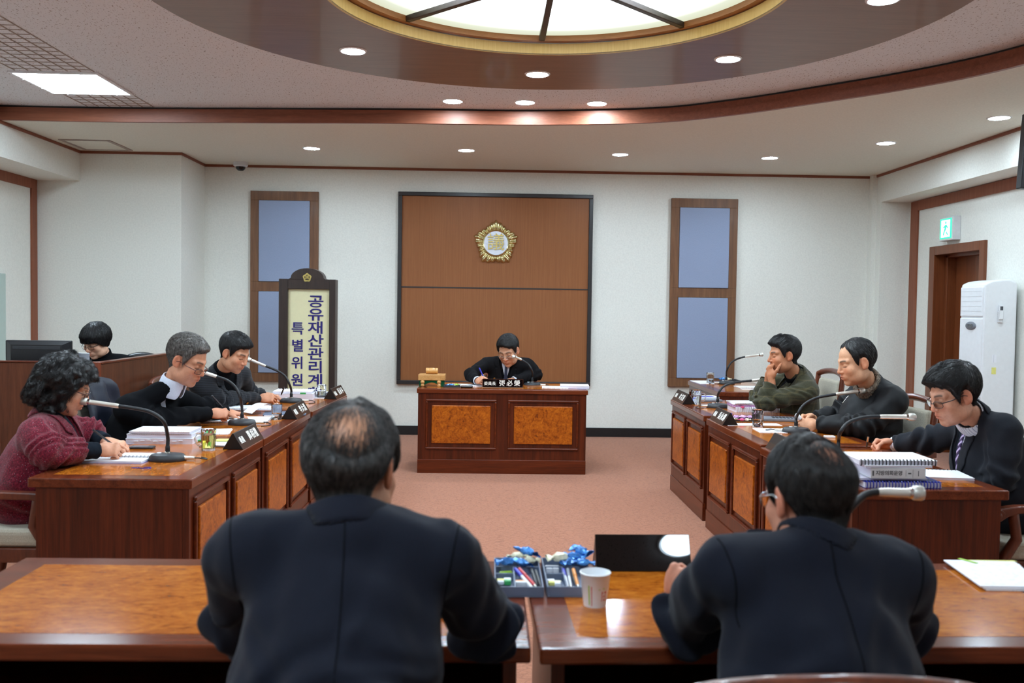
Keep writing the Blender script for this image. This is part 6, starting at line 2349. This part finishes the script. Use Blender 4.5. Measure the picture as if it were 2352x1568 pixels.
# --- man in black sweater
person('grey haired man in black sweater and white collar writing at the middle left desk',
       at(345, 922, 5.50), -14, (-2.14, 5.58, .56), at(430, 828, 5.42), -12, 26, hs=1.12, sw=.20, bw=1.16,
       arms=((ad(470, 940, 5.82, .84), ad(520, 948, 5.98)), (ad(345, 985, 5.34, .84), ad(482, 950, 5.72))),
       hands=('relax', 'write'), hdir=((1, .1, -.1), (1, .35, 0)), hnorm=(DN(0, 0), (0, .7, -.75)), tone=(206, 146, 114), neckpt=at(400, 876, 5.44),
       hair=dict(n=4200, line=(.076, .060, -.020, -.078), thick=(.020, .009, .010), len=.05, flow=(0, -1.1, 0), lift=.005),
       hairm='hair_grey', top=dict(kind='sweater', m='knit_black', g=.020, v=(-.07, .045), shirt='shirt_white', cuffs=False, sch=.034, scf=.075, open=.18, fold=.006),
       glasses=('frame_brown', -.012, .026, .013, .0022), seed=7, stubble=.3)
pen('black pen in the hand of the man in the black sweater', on(531, 957, .763), at(487, 908, 5.72), 'charcoal', None, .005, 'pens in hands')

# --- man in dark pinstripe jacket
person('man in dark pinstripe jacket with gold badge reading at the farthest left desk',
       at(508, 868, 6.78), -28, (-2.16, 6.98, .56), at(539, 811, 6.62), -22, 26, hs=1.06, sw=.20, bw=1.08,
       arms=((ad(568, 905, 7.10, .82), ad(610, 912, 7.22)), (ad(497, 922, 6.62, .83), ad(596, 916, 6.98))),
       hands=('relax', 'hold'), hdir=((1, 0, -.1), (1, .25, .05)), hnorm=(DN(0, 0), (0, .75, -.65)), tone=(210, 152, 118), neckpt=at(510, 850, 6.72),
       hair=dict(n=3600, line=(.068, .054, -.022, -.078), thick=(.022, .007, .009), front=.012, len=.034, lift=.006, flow=(0, .5, .3)),
       top=dict(kind='suit', m='pinstripe', g=.020, v=(-.18, .075), under='knit_black', roll='knit_black', badge=(-.11, -.075), cuff=-.02, fold=.006), seed=9)
pen('dark pen pointing up from the hand of the man in the pinstripe jacket', at(645, 908, 7.05), at(653, 889, 7.02), 'charcoal', None, .006, 'pens in hands')

# --- clerk behind the partition
person('clerk in black turtleneck with bowl cut hair and glasses behind the partition',
       at(262, 833, 7.02), -88, (-2.80, 7.16, .52), at(221, 784, 6.95), -112, 26, hs=.97, sw=.165, bw=.92,
       arms=(((-2.55, 6.85, .80), (-2.72, 6.68, .78)), ((-3.05, 6.85, .80), (-3.0, 6.68, .78))),
       hands=('flat', 'flat'), tone=(230, 180, 150), neckpt=at(242, 822, 7.05), female=True,
       hair=dict(n=4200, prof=[(0, .030), (30, .026), (50, .014), (66, -.012), (80, -.038), (100, -.052), (140, -.07), (180, -.078)], thick=(.026, .024, .026), front=.012, taper=True, fade=.010, len=.055, lift=.004, flow=(0, 0, -.6)),
       top=dict(kind='turtle', m='knit_black', g=.012, roll='knit_black', rollh=.062, fold=.004), glasses=('frame_black', -.004, .023, .015, .0011), stubble=0, seed=12)

# --- chairman
person('chairman in dark suit and navy tie writing with a blue pen at the centre desk',
       at(1164, 836, 8.98), -96, (.20, 9.20, .57), at(1168, 806, 8.88), -112, 27, -4, hs=1.12, sw=.205, bw=1.0, neckpt=at(1164, 831, 8.99),
       arms=((ad(1232, 870, 8.96, .85), ad(1180, 874, 8.82, .80)), (ad(1080, 872, 8.82, .85), ad(1097, 874, 8.64, .80))),
       hands=('flat', 'write'), hdir=((-1, -.15, 0), (.35, -.9, .15)), hnorm=(DN(0, 0), (.8, .2, -.5)), tone=(216, 160, 126),
       hair=dict(n=3800, line=(.078, .060, -.024, -.078), thick=(.024, .008, .009), sweep=.016, side=-1, front=.012, len=.05, flow=(.7, .3, .2), whorl=(-.035, -.04, .11)),
       top=dict(kind='suit', m='suit_black', g=.020, v=(-.20, .078), lapel=.05, shirt='shirt_white', tie='tie_navy', vest=(-.10, .055), vestm='knit_black', badge=(.11, -.085), fold=.005),
       glasses=('frame_metal', -.010, .024, .012, .0013), seed=15)
pen('blue pen in the hand of the chairman', at(1113, 871, 8.56), at(1101, 845, 8.60), 'blue', 'blue', .0055, 'pens in hands')

# --- man in green jacket
person('man in green checked tweed jacket resting his chin on clasped hands at right',
       at(1843, 874, 6.86), 176, (2.30, 6.98, .57), at(1800, 816, 6.74), 184, 6, hs=1.06, sw=.20, bw=1.10,
       arms=((ad(1752, 924, 6.66, .79), at(1772, 872, 6.70)), (ad(1742, 912, 6.96, .79), at(1764, 870, 6.86))),
       hands=('clasp', 'clasp'), hdir=((-.10, .25, 1), (.05, -.10, 1)), hnorm=((1, .3, .1), (1, -.5, 0)), tone=(192, 130, 94), neckpt=at(1830, 852, 6.80),
       hair=dict(n=3600, line=(.066, .052, -.020, -.078), thick=(.020, .007, .009), front=.012, len=.036, lift=.005, flow=(0, .8, .2)),
       top=dict(kind='suit', m='check_green', g=.022, v=(-.18, .07), under='knit_black', roll='knit_black', rollh=.03, fold=.008, shirtcuff=True, cuff=-.035), seed=18, nose=1.02)

# --- man in black zip jacket
person('balding man in black zip jacket with grey fur collar at the right row',
       at(2022, 902, 5.74), 182, (2.36, 5.80, .57), at(1966, 832, 5.60), 184, 16, hs=1.10, sw=.20, bw=1.14,
       arms=((ad(1985, 988, 5.50, .82), ad(1878, 976, 5.72)), (ad(1925, 958, 5.98, .82), ad(1868, 962, 5.92))),
       hands=('hold', 'hold'), hdir=((-1, .12, .02), (-1, -.35, 0)), hnorm=((.1, .8, -.5), (0, -.8, -.4)), tone=(220, 166, 130), neckpt=at(2000, 872, 5.68),
       hair=dict(n=3000, line=(.098, .070, -.014, -.078), thick=(.010, .008, .011), front=.0, len=.030, lift=.003, flow=(0, -.6, 0)),
       top=dict(kind='zip', m='nylon_black', g=.030, fur=True, fold=.009, sleeve=.6), seed=21)
o = tag(MB().tube([(0, 0, 0), (-.015, 0, .018), (-.03, .005, .026)], [.013, .014, .011], 12).build('tissue_roll', M['paper'], smooth=60, loc=at(1838, 962, 5.74)), 'small white roll held in the hands of the man in black', 'tissue')

# --- man with striped tie
person('man in dark grey suit, glasses and striped tie writing at the nearest right desk',
       at(2262, 985, 4.40), 178, (2.50, 4.34, .57), at(2190, 908, 4.28), 186, 20, hs=1.08, sw=.20, bw=1.14,
       arms=((ad(2300, 1092, 4.16, .70), (2.30, 4.30, .69)), (ad(2128, 1012, 4.74, .84), ad(2052, 1027, 4.88, .80))),
       hands=('relax', 'write'), hdir=((-.8, .4, -.2), (-1, .1, .0)), hnorm=(DN(0, 0), (.1, -.75, -.65)), tone=(214, 154, 124), neckpt=at(2227, 943, 4.34),
       hair=dict(n=4200, line=(.064, .048, -.032, -.080), thick=(.028, .012, .013), sweep=.010, side=1, front=.010, len=.055, lift=.005, flow=(.4, .6, .1), whorl=(-.03, -.05, .115), fade=.040),
       top=dict(kind='suit', m='suit_grey', g=.022, v=(-.22, .085), lapel=.055, shirt='shirt_stripe', tie='tie_stripe', vest=(-.13, .06), vestm='knit_navy', fold=.008), glasses=('frame_black', -.004, .025, .014, .0014), seed=24, jaw=1.1)
pen('dark pen in the far hand of the man in the striped tie', on(1990, 1030, .762), at(1994, 1004, 4.96), 'charcoal', 'chrome', .005, 'pens in hands')

# --- foreground men, seen from behind
person('man in navy suit with bald crown seated at the left front table, back turned',
       at(795, 1262, 1.80), 88, (-.265, 1.50, .54), at(810, 1076, 1.86), 76, 10, 0, hs=1.02, sw=.196, bw=1.0, slope=-.20, neckpt=at(798, 1206, 1.79),
       arms=((ad(558, 1436, 1.92, .78), ad(610, 1400, 2.24, .80)), (ad(1120, 1450, 1.98, .80), ad(1078, 1326, 2.32, .80))),
       hands=('relax', 'relax'), hdir=((.5, .8, 0), (-.35, .9, 0)), tone=(208, 150, 116),
       hair=dict(n=7000, line=(.080, .070, -.018, -.086), thick=(.016, .013, .016), bald=((.022, -.078, .088), .072, .034), wisps=3000, wr=.95, len=.045, lift=.004, r=.0006, flow=(0, -.2, -.5), whorl=(0, -.02, .12)),
       hairm='hair_mixed', res=.0055, top=dict(kind='suit', m='suit_navy', g=.022, v=(-.22, .08), shirt='shirt_white', cuffs=False, nocollar=True, seams=True, fold=.013, cw=.027, ch=.030, creases=((.13, -.31, 14, .10, .07, .0065, .042), (-.12, -.24, -50, .09, .05, .004, .05), (.02, -.14, 85, .09, .05, .0025, .06)), sleeve=.55, hem=-.10), seed=27)
person('man in navy suit with thinning crown and glasses at the right front table, back turned',
       at(1866, 1304, 1.85), 94, (.655, 1.62, .54), at(1857, 1140, 1.92), 107, 12, 4, hs=.98, sw=.184, bw=.98, slope=-.06, neckpt=at(1868, 1256, 1.85),
       arms=((ad(1572, 1436, 2.02, .79), ad(1604, 1366, 2.22, .80)), (ad(2066, 1470, 2.02, .79), ad(1975, 1420, 2.30, .80))),
       hands=('fist', 'relax'), hdir=((-.55, .75, .20), (-.6, .7, 0)), hnorm=((1, .2, -.3), DN(0, 0)), tone=(208, 144, 116),
       hair=dict(n=7000, line=(.074, .062, -.014, -.080), thick=(.011, .009, .011), bald=((.012, -.082, .092), .036, .040), wisps=700, wr=.8, len=.035, lift=.003, r=.0006, flow=(0, -.2, -.5), whorl=(.02, -.03, .12)),
       hairm='hair_soft', res=.0055, top=dict(kind='suit', m='suit_navy', g=.022, v=(-.22, .08), shirt='shirt_blue', cuffs=True, nocollar=True, seams=True, fold=.013, cw=.027, ch=.026, creases=((-.09, -.28, -12, .12, .06, .0055, .045), (.10, -.34, 18, .12, .06, .005, .045), (.04, -.13, 80, .10, .05, .003, .06)), sleeve=.55, hem=-.10), glasses=('frame_metal', .0, .025, .016, .0014), seed=30)
